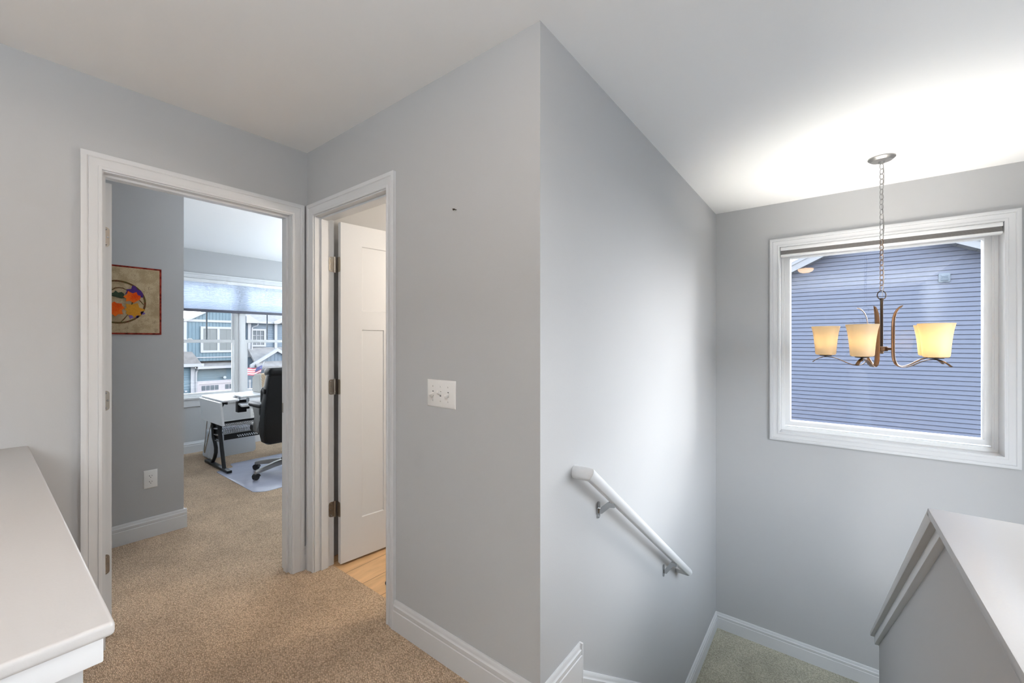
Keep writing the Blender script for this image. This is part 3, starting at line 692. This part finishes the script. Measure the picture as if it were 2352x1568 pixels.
orange2 = [(.545, 1.49), (.56, 1.505), (.582, 1.506), (.576, 1.531), (.59, 1.548), (.579, 1.56), (.576, 1.575), (.552, 1.576), (.541, 1.586), (.528, 1.575), (.505, 1.578), (.508, 1.555), (.496, 1.54), (.51, 1.525), (.508, 1.503), (.53, 1.505)]
green = [(.50, 1.632), (.526, 1.640), (.537, 1.643), (.547, 1.657), (.56, 1.645), (.576, 1.651), (.59, 1.637), (.586, 1.63), (.592, 1.612), (.574, 1.609), (.547, 1.617), (.52, 1.622)]
patch('star_flower', purple, M['purplecloth'], 0, .0016); patch('leaf', green, M['greencloth'], 0, .0016)
patch('star_flower', orange, M['orangecloth'], .0016, .0034); patch('star_flower', gold, M['goldcloth'], .0005, .0028); patch('star_flower', orange2, M['orangecloth'], .0005, .0028)
for p in ([(.609, 1.502), (.622, 1.506), (.633, 1.488), (.617, 1.477)], [(.644, 1.496), (.658, 1.503), (.661, 1.488), (.65, 1.482)], [(.669, 1.529), (.681, 1.528), (.695, 1.516), (.683, 1.508), (.672, 1.511)]):
    patch('bud', p, M['violetcloth'], 0, .0014)

# ------------------------------------------------------------------ office window
g = sthing('window_2', (OX, (OY0+OY1)/2, OZ0), 'white double hung twin window of the office', 'window')
PO = lambda a, b, t: (OX+t, a, b)
rect_ring(OY0-.004, OY1+.004, OZ0, OZ1, CAS[:], lambda a, b, t: (OX+t, a, b+.016 if b > 1.5 else b), False, OZ0).build('casing', M['trim'], g)
MB().box(OX-.06, OX+.035, OY0-.09, OY1+.09, OZ0-.020, OZ0+.006, .006).build('stool', M['trim'], g)
MB().box(OX, OX+.016, OY0-.07, OY1+.07, .548, OZ0-.020, .004).build('apron', M['trim'], g)
rect_ring(OY0+.0, OY1, OZ0, OZ1+.016, [(0, 0), (0, .18), (.012, .18), (.012, 0)], lambda a, b, t: (OX+.004-t, a, b)).build('jamb', M['trim'], g)
FX = OX-.05                                             # face of the window unit
MB().box(FX-.075, FX+.004, 2.052, 2.138, OZ0, OZ1, .003).box(FX, FX+.018, 2.078, 2.112, OZ0, OZ1, .004).build('mullion', M['vinyl'], g)
zr = 1.333
for (a0, a1) in ((OY0+.004, 2.054), (2.136, OY1-.004)):
    rect_ring(a0, a1, OZ0+.002, OZ1, [(0, 0), (0, .075), (-.020, .075), (-.020, .008), (-.012, 0)], lambda a, b, t: (FX-t, a, b)).build('frame', M['vinyl'], g)
    # upper sash (further out) and lower sash (nearer)
    us = rect_ring(a0+.016, a1-.016, zr-.012, OZ1-.02, [(0, .044), (0, .070), (-.020, .070), (-.024, .058), (-.020, .044)], lambda a, b, t: (FX-t, a, b)).build('upper_sash', M['vinyl'], g)
    MB().box(FX-.058, FX-.055, a0+.034, a1-.034, zr+.004, OZ1-.04).build('pane', M['glass'], us)
    wid = (a1-a0-.072)/3
    for k in (1, 2): MB().box(FX-.0555, FX-.050, a0+.036+wid*k-.008, a0+.036+wid*k+.008, zr+.008, OZ1-.04).build('muntin', M['muntin'], us)
    ls = rect_ring(a0+.014, a1-.014, OZ0+.012, zr+.018, [(0, .006), (0, .036), (-.034, .036), (-.038, .024), (-.034, .006)], lambda a, b, t: (FX-t, a, b)).build('lower_sash', M['vinyl'], g)
    MB().box(FX-.024, FX-.021, a0+.046, a1-.046, OZ0+.045, zr-.015).build('pane', M['glass'], ls)
    cy_ = a0 + (a1-a0)*(.45 if a0 < 2 else .72)
    MB().box(FX-.034, FX-.008, cy_-.03, cy_+.03, zr+.016, zr+.024, .003).box(FX-.026, FX-.012, cy_-.012, cy_+.022, zr+.022, zr+.034, .003).build('sash_lock', M['vinyl'], ls)
g = thing('cellular_shade', (OX, (OY0+OY1)/2, 1.69), 'white pleated cellular shade half lowered over the office window', 'window shade')
MB().box(OX-.044, OX+.002, OY0+.004, OY1-.004, 2.048, 2.089, .003).build('head_rail', M['vinyl'], g)
n = 24; rg = []
zs = [2.05]
for k in range(n): zs.append(zs[-1] - (.0185 if k < 14 else .0108))
fr = (2.05-1.712)/(2.05-zs[-1])
zs = [2.05-(2.05-z)*fr for z in zs]
m = MB(); fronts = []; backs = []
for i in range(n):
    fronts += [(OX-.008, zs[i]), (OX-.0005, (zs[i]+zs[i+1])/2)]; backs += [(OX-.032, zs[i]), (OX-.039, (zs[i]+zs[i+1])/2)]
fronts.append((OX-.008, zs[-1])); backs.append((OX-.032, zs[-1]))
for line in (fronts, backs):
    A = [m.bm.verts.new((x_, OY0+.006, z_)) for x_, z_ in line]; B = [m.bm.verts.new((x_, OY1-.006, z_)) for x_, z_ in line]
    for i in range(len(line)-1): m.bm.faces.new((A[i], B[i], B[i+1], A[i+1]))
o = m.build('fabric', M['cellular'], g)
for p in o.data.polygons: p.use_smooth = False
MB().box(OX-.042, OX+.001, OY0+.005, OY1-.005, 1.690, 1.722, .004).build('bottom_rail', M['shadedrail'], g)

# ------------------------------------------------------------------ sewing desk
g = thing('craft_desk', (-5.05, 1.9, 0), 'white craft desk with black metal legs and a hanging side leaf', 'desk')
def rpoly(pts, r=.02, n=5):
    out = []
    for i, p in enumerate(pts):
        p = Vector(p); a = (Vector(pts[i-1])-p).normalized(); b = (Vector(pts[(i+1) % len(pts)])-p).normalized()
        for k in range(n+1):
            t_ = k/n; q = p + a*r*(1-t_)**2 + b*r*t_**2; out.append((q.x, q.y))
    return out
MB().prism(rpoly([(-5.40, 1.485), (-4.725, 1.472), (-4.722, 1.618), (-5.00, 1.640), (-5.00, 1.70), (-5.22, 1.72), (-5.22, 2.62), (-5.40, 2.62)], .015), 'z', .728, .745, .003).build('tabletop', M['laminate'], g)
m = MB(); lt, lb = Vector((0, 1.466, .729)), Vector((0, 1.488, .498)); nn = Vector((0, -.018, -.002))
m.rings([[v + Vector((-5.335, 0, 0)) for v in (lt, lb, lb+nn, lt+nn)], [v + Vector((-4.718, 0, 0)) for v in (lt, lb, lb+nn, lt+nn)]])
m.build('side_leaf', M['laminate'], g)
MB().box(-5.28, -4.80, 1.468, 1.490, .708, .722, .002).box(-4.86, -4.72, 1.50, 1.515, .705, .728, .001).prism([(1.485, .728), (1.485, .66), (1.50, .69), (1.52, .728)], 'x', -4.80, -4.785).build('leaf_hinge', M['blackmetal'], g)
MB().prism(rpoly([(-4.66, 1.615), (-4.66, 2.30), (-5.16, 2.30), (-5.16, 1.70), (-4.86, 1.655)], .02), 'z', .672, .690, .004).build('machine_platform', M['laminate'], g)
ext = MB().prism(rpoly([(-4.735, 1.648), (-4.735, 2.28), (-5.14, 2.28), (-5.14, 1.700)], .03), 'z', .752, .768, .004).build('extension_table', M['laminate'], g)
for (px_, py_) in ((-4.80, 1.72), (-4.80, 2.22), (-5.10, 1.75), (-5.10, 2.22)):
    MB().lathe([(0, .690), (.006, .690), (.006, .703), (.013, .706), (.013, .752), (0, .752)], (px_, py_, 0), 14).build('table_post', M['greyplastic'], ext)
MB().box(-4.875, -4.868, 1.655, 1.735, .590, .720, .004).box(-4.94, -4.868, 1.655, 1.662, .590, .728, .003).box(-4.868, -4.845, 1.725, 1.755, .622, .665, .004).build('lift_bracket', M['blackmetal'], g)
def bent(pts, r): return MB().tube(pts, r, 12)
for yy in (1.55, 2.52):
    f = MB().box(-5.46, -4.78, yy-.022, yy+.022, .0048, .030, .003).build('foot', M['blackmetal'], g)
    bent([(-5.276, yy, .71), (-5.270, yy, .45), (-5.239, yy, .304), (-5.19, yy, .245), (-5.168, yy, .20), (-5.170, yy, .15), (-5.20, yy, .10), (-5.276, yy, .026)], .018).build('leg', M['blackmetal'], g)
    bent([(-5.115, yy, .71), (-5.074, yy, .455), (-4.930, yy, .026)], .018).build('leg', M['blackmetal'], g)
    MB().tube([(-5.245, yy, .395), (-5.060, yy, .42)], .009, 8).tube([(-5.225, yy, .335), (-5.035, yy, .352)], .009, 8).tube([(-5.215, yy, .275), (-5.01, yy, .290)], .009, 8).build('side_bar', M['chrome'], g)
    MB().box(-5.255, -5.05, yy+.012, yy+.018, .29, .47).build('side_plate', M['blackmetal'], g)
MB().tube([(-5.265, 1.50, .50), (-5.362, 1.50, .14), (-5.352, 1.50, .128), (-5.340, 1.50, .135), (-5.128, 1.50, .50)], .0045, 8).build('leaf_support', M['chrome'], g)
# perforated tray: a curved sheet with real holes
m = MB(); ny, nu = 110, 17; y0_, y1_ = 1.575, 2.50
prof = [(-5.02, .472)] + [(-5.02-.13*math.sin(PI*k/(nu)), .472-.118*k/nu) for k in range(1, nu)] + [(-5.02, .354)]
hole = set((i, j) for i in range(1, ny-1) for j in range(1, nu-1) if (i+j) % 2 == 0)
V = [[m.bm.verts.new((x_, y0_+(y1_-y0_)*i/ny, z_)) for (x_, z_) in prof] for i in range(ny+1)]
for i in range(ny):
    for j in range(nu):
        if (i, j) not in hole: m.bm.faces.new((V[i][j], V[i+1][j], V[i+1][j+1], V[i][j+1]))
m.box(-5.03, -5.012, y0_, y1_, .468, .492, .002).box(-5.026, -5.012, y0_, y1_, .345, .358, .002)
m2y = 84
VV = [[m.bm.verts.new((-5.015, y0_+(y1_-y0_)*i/m2y, .346-.05*j/4)) for j in range(5)] for i in range(m2y+1)]
for i in range(m2y):
    for j in range(4):
        if not (j in (1, 2) and (i+j) % 2 == 0 and 10 < i < m2y-10): m.bm.faces.new((VV[i][j], VV[i+1][j], VV[i+1][j+1], VV[i][j+1]))
m.build('mesh_tray', M['blackmetal'], g)
# quilted machine cover standing on the extension table
g = thing('machine_cover', (-5.0, 2.1, .768), 'beige quilted sewing machine cover with a cream side on the desk', 'machine cover')
CV = [(-5.12, 1.885), (-4.90, 1.885)]
m = MB(); m.rings([[Vector((-5.135, 1.89, .769)), Vector((-4.93, 1.89, .769)), Vector((-4.93, 2.27, .769)), Vector((-5.135, 2.27, .769))], [Vector((-5.13, 1.892, .92)), Vector((-4.94, 1.892, .92)), Vector((-4.94, 2.268, .92)), Vector((-5.13, 2.268, .92))], [Vector((-5.10, 1.905, .965)), Vector((-4.965, 1.905, .965)), Vector((-4.965, 2.25, .99)), Vector((-5.10, 2.25, .99))]])
bmesh.ops.bevel(m.bm, geom=m.bm.edges[:], offset=.010, segments=3, affect='EDGES')
m.build('cover_body', M['coverfront'], g)
m = MB(); m.rings([[Vector((x_, y_, .770)) for x_, y_ in ((-5.137, 1.884), (-4.926, 1.884), (-4.926, 1.905), (-5.137, 1.905))], [Vector((x_, y_, .92)) for x_, y_ in ((-5.133, 1.886), (-4.936, 1.886), (-4.936, 1.907), (-5.133, 1.907))], [Vector((x_, y_, .968)) for x_, y_ in ((-5.10, 1.898), (-4.965, 1.898), (-4.965, 1.915), (-5.10, 1.915))]])
bmesh.ops.bevel(m.bm, geom=m.bm.edges[:], offset=.004, segments=2, affect='EDGES')
m.build('cover_side', M['coverside'], g)
# storage case on the floor behind the desk
m = MB(); m.prism(rpoly([(1.585, .002), (2.075, .002), (2.055, .305), (1.625, .305)], .03), 'x', -5.74, -5.54, .012, 3)
g = thing('storage_case', (-5.64, 1.83, 0), 'pale grey plastic case standing on the carpet behind the desk', 'case')
m.build('case_body', M['greyplastic'], g)
MB().box(-5.70, -5.58, 1.75, 1.91, .300, .318, .006).build('case_handle', M['greyplastic'], g)

# ------------------------------------------------------------------ chair and floor mat
mp_ = rpoly([(-4.955, 1.485), (-4.02, 1.485), (-3.955, 1.56), (-3.955, 2.75), (-5.15, 2.75), (-5.15, 1.672), (-4.985, 1.652)], .03)
tag(MB().prism(mp_, 'z', .001, .0045, .001).build('chair_mat', M['clearmat'], None, (-4.5, 2.0, 0)), 'clear plastic chair mat lying on the office carpet, bluish reflection in its colour', 'chair mat')
HX, HY = -4.435, 1.935
g = thing('office_chair', (HX, HY, 0), 'black leather executive office chair with grey metal base at the craft desk', 'chair')
FZ = .0048
for k in range(5):
    a = math.radians(213+72*k); d = Vector((math.cos(a), math.sin(a), 0)); n_ = Vector((-d.y, d.x, 0)); c = Vector((HX, HY, 0))
    rings_ = []
    for r_, hw, z0, z1 in ((.03, .030, .085, .135), (.12, .026, .082, .128), (.24, .020, .070, .108), (.31, .017, .062, .094), (.325, .013, .062, .086)):
        rings_.append([c+d*r_+n_*hw*s_+Vector((0, 0, z)) for s_, z in ((-1, z0), (1, z0), (1, z1-.008), (.6, z1), (-.6, z1), (-1, z1-.008))])
    sp = MB().rings(rings_).build('base_spoke', M['steelgrey'], g)
    q = c + d*.305
    m = MB()
    for s_ in (-1, 1):
        ctr = q + n_*(.013*s_) + d*.012
        prof_ = [(-.009, .0), (-.009, .023), (-.005, .0265), (.005, .0265), (.009, .023), (.009, .0)]
        rg = []
        for h_, r_ in prof_:
            rg.append([ctr + n_*h_ + Vector((0, 0, .0265+FZ)) + max(r_, 1e-4)*(math.cos(2*PI*j/18)*d + math.sin(2*PI*j/18)*Vector((0, 0, 1))) for j in range(18)])
        m.rings(rg)
    m.tube([q+Vector((0, 0, .03)), q+Vector((0, 0, .068))], .006, 8)
    hd = [q + d*(.008+.030*math.cos(t_)) + Vector((0, 0, .030+FZ+.030*math.sin(t_))) for t_ in [PI*j/10 for j in range(11)]]
    m.rings([[p + n_*.022 for p in hd], [p - n_*.022 for p in hd]])
    m.build('caster', M['blackrubber'], g)
MB().lathe([(0, .07), (.042, .075), (.045, .10), (.040, .14), (.028, .15), (.028, .30), (.018, .31), (.018, .39), (0, .39)], (HX, HY, 0), 20).build('gas_column', M['blackrubber'], g)
def pillow(x0_, x1_, y0_, y1_, z0_, z1_, r_):
    m = MB(); m.box(x0_, x1_, y0_, y1_, z0_, z1_, r_, 5); return m
MB().box(HX-.15, HX+.15, HY-.12, HY+.12, .385, .41, .01).build('seat_plate', M['blackrubber'], g)
pillow(HX-.27, HX+.20, HY-.245, HY+.245, .408, .515, .048).build('seat', M['leather'], g)
# backrest: outer shell with slight rake plus three front cushions, head roll
def back_section(z, t): return None
rings_ = []
for z, hw, xf, xb in ((.352, .255, -4.285, -4.205), (.375, .285, -4.310, -4.190), (.45, .300, -4.315, -4.180), (.60, .300, -4.305, -4.170), (.75, .292, -4.290, -4.160), (.88, .280, -4.275, -4.150), (.97, .268, -4.265, -4.145), (1.03, .258, -4.258, -4.145), (1.05, .235, -4.245, -4.160)):
    rr = .03; hwi = hw
    ring = []
    for sx_, sy_, a0 in ((1, 1, 0), (-1, 1, 90), (-1, -1, 180), (1, -1, 270)):
        cx = (xb-rr) if sx_ > 0 else (xf+rr); cy_ = HY + sy_*(hwi-rr)
        for k in range(5):
            a = math.radians(a0+22.5*k); ring.append(Vector((cx+rr*math.cos(a), cy_+rr*math.sin(a), z)))
    rings_.append(ring)
bk = MB().rings(rings_).build('backrest', M['leather'], g)
pillow(-4.335, -4.24, HY-.300, HY+.300, .415, .60, .045).build('back_cushion', M['leather'], bk)
pillow(-4.335, -4.24, HY-.300, HY+.300, .60, .725, .045).build('back_cushion', M['leather'], bk)
pillow(-4.325, -4.23, HY-.292, HY+.292, .725, .90, .045).build('back_cushion', M['leather'], bk)
pillow(-4.300, -4.135, HY-.266, HY+.266, .990, 1.080, .040).build('head_cushion', M['leather'], bk)
for s_ in (-1, 1):
    MB().tube([(-4.155+.0, HY+s_*.262, .99), (-4.160, HY+s_*.275, .88), (-4.170, HY+s_*.288, .75), (-4.180, HY+s_*.296, .60), (-4.190, HY+s_*.296, .45), (-4.200, HY+s_*.28, .385)], .006, 8).build('piping', M['leather'], bk)
MB().box(-4.245, -4.195, HY-.292, HY-.284, .835, .880, .001).build('label_tag', M['dark'], bk)
for s_ in (-1, 1):
    yy = HY + s_*.272
    pd = MB().box(-4.56, -4.27, yy-.030, yy+.030, .688, .735, .022, 4).build('armrest', M['leather'], g)
    m = MB(); m.prism(rpoly([(-4.50, .690), (-4.30, .690), (-4.31, .60), (-4.36, .50), (-4.40, .455), (-4.48, .455), (-4.47, .52), (-4.44, .60), (-4.47, .66)], .02), 'y', yy-.014, yy+.014, .005)
    m.box(-4.47, -4.40, min(yy, HY+s_*.2), max(yy, HY+s_*.2), .445, .470, .006)
    m.build('arm_frame', M['steelgrey'], pd)

# black bath mat
tag(MB().prism(rpoly([(-1.95, 1.365), (-1.35, 1.345), (-1.31, 1.80), (-1.90, 1.83)], .03), 'z', -.004, .008, .003).build('bath_mat', M['rug'], None, (-1.6, 1.6, 0)), 'black bath mat corner on the wood floor by the door casing', 'mat')

# ------------------------------------------------------------------ outside: the blue house beyond the stair window
YN = 13.1; PX, PZ = .98, 3.995; SLOPE = .5
g = thing('neighbour_house', (PX, YN, -3), 'blue lap sided house gable seen through the stair window', 'house')
m = MB(); zz = -3.0; lap = .1016; k = 0
while zz < PZ-.02:
    hw = min(4.3, (PZ-zz)/SLOPE+.04)
    m.prism([(YN+.02, zz), (YN+.014, zz), (YN+.014, zz+.013), (YN-.016, zz+.013), (YN-.019, zz+.017), (YN-.004, zz+lap), (YN+.02, zz+lap)], 'x', PX-hw, PX+hw)
    zz += lap
m.build('siding', M['siding'], g)
MB().prism([(PX-4.28, -3), (PX+4.28, -3), (PX+4.28, PZ-2.18), (PX, PZ-.03), (PX-4.28, PZ-2.18)], 'y', YN+.015, YN+.3).build('gable_wall', M['siding'], g)
OH = .31
m = MB()
for s_ in (-1, 1):
    n_ = 16; d = 4.7/n_
    for i in range(n_):
        a0 = i*d*.9995+.004; a1 = (i+1)*d-.006
        xa, xb = PX+s_*a0, PX+s_*a1
        pts = [(xa, PZ-SLOPE*a0), (xb, PZ-SLOPE*a1), (xb, PZ-SLOPE*a1+.02), (xa, PZ-SLOPE*a0+.02)]
        m.prism(pts, 'y', YN-OH, YN)
m.build('soffit', M['exttrim'], g)
for s_ in (-1, 1):
    fs = MB().prism([(PX, PZ-.005), (PX+s_*4.7, PZ-4.7*SLOPE-.005), (PX+s_*4.7, PZ-4.7*SLOPE+.235), (PX, PZ+.235)], 'y', YN-OH-.03, YN-OH)
    fs.prism([(PX, PZ+.16), (PX+s_*4.7, PZ-4.7*SLOPE+.16), (PX+s_*4.7, PZ-4.7*SLOPE+.235), (PX, PZ+.235)], 'y', YN-OH-.05, YN-OH-.03)
    fs.build('fascia', M['exttrim'], g)
    MB().prism([(PX, PZ+.02), (PX+s_*4.8, PZ-4.8*SLOPE+.02), (PX+s_*4.8, PZ-4.8*SLOPE+.26), (PX, PZ+.26)], 'y', YN-OH, YN+11).build('roof', M['shingle'], g)
v = MB().box(1.885, 2.075, YN-.05, YN-.01, 2.632, 2.842, .02).box(1.92, 2.04, YN-.068, YN-.05, 2.67, 2.80, .006).build('wall_vent', M['vent'], g)
m = MB()
for i in range(4): m.prism([(YN-.064, 2.678+.03*i), (YN-.082, 2.678+.03*i), (YN-.064, 2.702+.03*i)], 'x', 1.93, 2.03)
m.build('louver', M['vent'], v)

# ------------------------------------------------------------------ outside: the street front beyond the office window
XH = -26.0
struct('ground', MB().box(-90, 60, -60, 70, -3.6, -3.5), M['asphalt'], 'grey ground outside far below the windows', 'ground')
def bb(m, y0_, y1_, z0_, z1_, x0_, x1_, step=.30):       # board and batten wall
    m.box(x0_, x1_, y0_, y1_, z0_, z1_)
    y_ = y0_+step*.5
    while y_ < y1_: m.box(x1_, x1_+.02, y_-.02, y_+.02, z0_, z1_); y_ += step
def lapw(m, y0_, y1_, z0_, z1_, x1_, lp=.12):
    z_ = z0_
    while z_ < z1_-.001:
        zt2 = min(z_+lp, z1_)
        m.prism([(x1_-.05, z_), (x1_+.02, z_), (x1_+.001, zt2), (x1_-.05, zt2)], 'y', y0_, y1_); z_ += lp
g = thing('townhouse', (XH, 7.8, -3.5), 'teal board and batten townhouse with a white garage door across the street', 'house')
m = MB(); m.prism([(6.5, .3), (8.98, .3), (8.98, 3.9), (8.9, 3.8), (6.5, 2.42)], 'x', XH-1, XH)
for k in range(16):
    y_ = 6.62+.15*k; m.box(XH, XH+.012, y_-.012, y_+.012, .3, min(3.7, 2.42+.575*(y_-6.5)))
m.build('upper_wall', M['teal'], g)
m = MB(); m.box(XH, XH+.06, 6.36, 6.52, .8, 2.5).box(XH, XH+.05, 6.5, 8.98, 2.35, 2.47).prism([(6.30, 2.36), (6.52, 2.36), (8.9, 3.75), (8.9, 3.95)], 'x', XH, XH+.12).box(XH, XH+.04, 6.6, 8.98, .47, .52)
m.build('corner_trim', M['exttrim'], g)
wn = rect_ring(7.22, 8.60, .86, 2.00, [(0, 0), (0, .06), (.115, .06), (.115, 0)], lambda a, b, t: (XH+t, a, b)).build('window', M['exttrim'], g)
MB().box(XH, XH+.055, 7.84, 7.955, .86, 2.0).build('window_mullion', M['exttrim'], wn)
for a0, a1 in ((7.22, 7.84), (7.955, 8.60)): MB().box(XH+.005, XH+.03, a0, a1, .86, 2.0).box(XH+.03, XH+.036, (a0+a1)/2-.005, (a0+a1)/2+.005, .86, 2.0).build('pane', M['extblind'], wn)
m = MB(); lapw(m, 4.5, 6.70, -3.5, .05, XH+.0); lapw(m, 6.85, 8.98, -3.5, -.05, XH-.0)
m.build('lower_wall', M['teal'], g)
m = MB()
m.prism([(6.0, .84), (6.70, .80), (7.12, .17), (6.0, .17)], 'x', XH-.6, XH+.20); m.prism([(XH-1, .50), (XH+.32, .02), (XH+.32, -.02), (XH-1, -.02)], 'y', 6.9, 8.98)
m.build('porch_roof', M['shingle'], g)
m = MB().box(XH+.05, XH+.36, 5.5, 7.17, .04, .19).box(XH+.05, XH+.40, 6.9, 8.98, -.09, .035)
m.build('gutter', M['exttrim'], g)
MB().box(XH+.02, XH+.10, 6.68, 6.87, -3.5, .02).tube([(XH+.3, 6.92, -.05), (XH+.16, 6.94, -.15), (XH+.12, 6.90, -.28), (XH+.12, 6.90, -3.4)], .04, 8).build('downspout', M['exttrim'], g)
gd = MB().box(XH+.02, XH+.09, 6.92, 7.02, -3.5, -.90).box(XH+.02, XH+.09, 6.92, 8.98, -.90, -.74).box(XH-.02, XH+.04, 7.0, 8.98, -3.5, -.90).build('garage_door', M['extdoor'], g)
for grp in (7.15, 8.21):
    for k in range(4):
        MB().box(XH+.035, XH+.05, grp+k*.195, grp+k*.195+.165, -1.24, -.99).build('garage_pane', M['extglass'], gd)
MB().lathe([(0, 0), (.05, 0), (.05, .05), (.07, .06), (.07, .14), (0, .15)], (XH+.02, 8.16, -.60), 14, 'x').build('wall_lamp', M['muntin'], g)
MB().box(XH+.02, XH+.05, 6.44, 6.54, -1.25, -1.17).build('outlet_box', M['exttrim'], g)
g = thing('townhouse', (XH, 10.5, -3.5), 'blue grey townhouse with a white gable rake and porch roof across the street', 'house')
m = MB(); lapw(m, 9.27, 12.0, -3.5, 2.40, XH-.05, .13); m.box(XH-1, XH-.08, 9.26, 12, -3.5, 2.4)
m.build('wall', M['bluegrey'], g)
MB().box(XH-.05, XH+.05, 9.32, 9.47, .45, 2.40).box(XH-.05, XH+.05, 10.72, 10.87, .85, 2.42).box(XH-.05, XH+.20, 9.5, 10.75, 2.36, 2.47).prism([(9.15, 2.75), (9.30, 2.80), (9.85, 2.42), (9.70, 2.36), (9.15, 2.36)], 'x', XH+.05, XH+.3).prism([(10.60, 2.36), (10.60, 2.45), (11.3, 2.80), (11.3, 2.62), (10.85, 2.36)], 'x', XH+.05, XH+.3).build('corner_trim', M['exttrim'], g)
MB().prism([(XH+.15, 2.45), (XH-1.8, 3.4), (XH-1.8, 3.3), (XH+.15, 2.38)], 'y', 9.27, 11.5).build('roof', M['shingle'], g)
MB().tube([(XH+.2, 9.78, 2.38), (XH+.15, 9.76, 2.24), (XH+.08, 9.52, 2.12), (XH+.08, 9.50, .5)], .035, 8).build('downspout', M['exttrim'], g)
wn = rect_ring(9.56, 10.16, 1.13, 1.95, [(0, 0), (0, .07), (.10, .07), (.10, 0)], lambda a, b, t: (XH-.05+t, a, b)).build('window', M['exttrim'], g)
MB().box(XH-.04, XH-.02, 9.56, 10.16, 1.13, 1.95).build('pane', M['extglass'], wn)
m = MB()
for yy in (9.76, 9.96): m.box(XH-.02, XH, yy-.012, yy+.012, 1.13, 1.95)
for zz in (1.40, 1.67): m.box(XH-.02, XH, 9.56, 10.16, zz-.012, zz+.012)
m.build('window_grid', M['exttrim'], wn)
MB().prism([(XH-.05, 1.00), (XH+1.35, -.05), (XH+1.35, -.15), (XH-.05, .85)], 'y', 9.3, 11.6).build('porch_roof', M['shingle'], g)
XG = XH+1.0
s = 25.0/26.0
m = MB()
for k in range(8):
    y_ = (9.75+.2*k)*s; m.box(XG-.02, XG, y_-.014, y_+.014, .02, min(.72, .60*(y_-9.6*s)))
m.prism([(9.6*s, .02), (11.3*s, .02), (11.3*s, .60), (10.85*s, .76)], 'x', XG-.2, XG-.01)
m.build('gable', M['bluegrey'], g)
MB().prism([(9.40*s, -.10), (9.42*s, .06), (10.85*s, .96), (11.5*s, .55), (11.5*s, .38), (10.86*s, .76), (9.62*s, .0), (9.62*s, -.10)], 'x', XG-.02, XG+.12).build('rake_board', M['exttrim'], g)
MB().box(XG-.1, XG+.10, 9.90*s, 11.3*s, -.24, .05).box(XG-.2, XG+.05, 9.5*s, 11.3*s, -.12, .02).build('beam', M['exttrim'], g)
MB().box(XH+.2, XH+.3, 9.3, 9.36, -3.5, -.8).build('porch_post', M['exttrim'], g)
# flag on an angled pole
g = thing('flag', (XG+.2, 9.6, -.4), 'red white and blue striped flag hanging off the porch beam across the street', 'flag')
XF = XG+.45; fs = 24.6/26.0
MB().tube([(XF, 10.14*fs, .20), (XF, 9.90*fs, -.42)], .018, 8).lathe([(0, -.02), (.03, 0), (0, .04)], (XF, 10.14*fs, .20), 8).build('flag_pole', M['exttrim'], g)
def fl(u, v):            # u along the fly, v down the hoist
    y_ = 10.06 - .12*v - .80*u + .03*math.sin(6*u); z_ = .02 - .40*v - .18*math.sin(2.0*u)*.4 - .06*u + .035*math.sin(9*u+v)
    return Vector((XF+.05*math.sin(7*u+2*v), y_*fs, z_))
for k in range(7):
    rg = []
    for i in range(15):
        u = i/14; a, b = fl(u, k/7), fl(u, (k+1)/7); rg.append([a, b, b+Vector((.006, 0, 0)), a+Vector((.006, 0, 0))])
    MB().rings(rg).build('stripe', M['flag_red'] if k % 2 == 0 else M['flag_white'], g)
rg = []
for i in range(8):
    u = .42*i/7; a, b = fl(u, 0), fl(u, 4/7); d_ = Vector((.012, 0, 0)); rg.append([a-d_*.4, b-d_*.4, b+d_, a+d_])
MB().rings(rg).build('canton', M['flag_blue'], g)
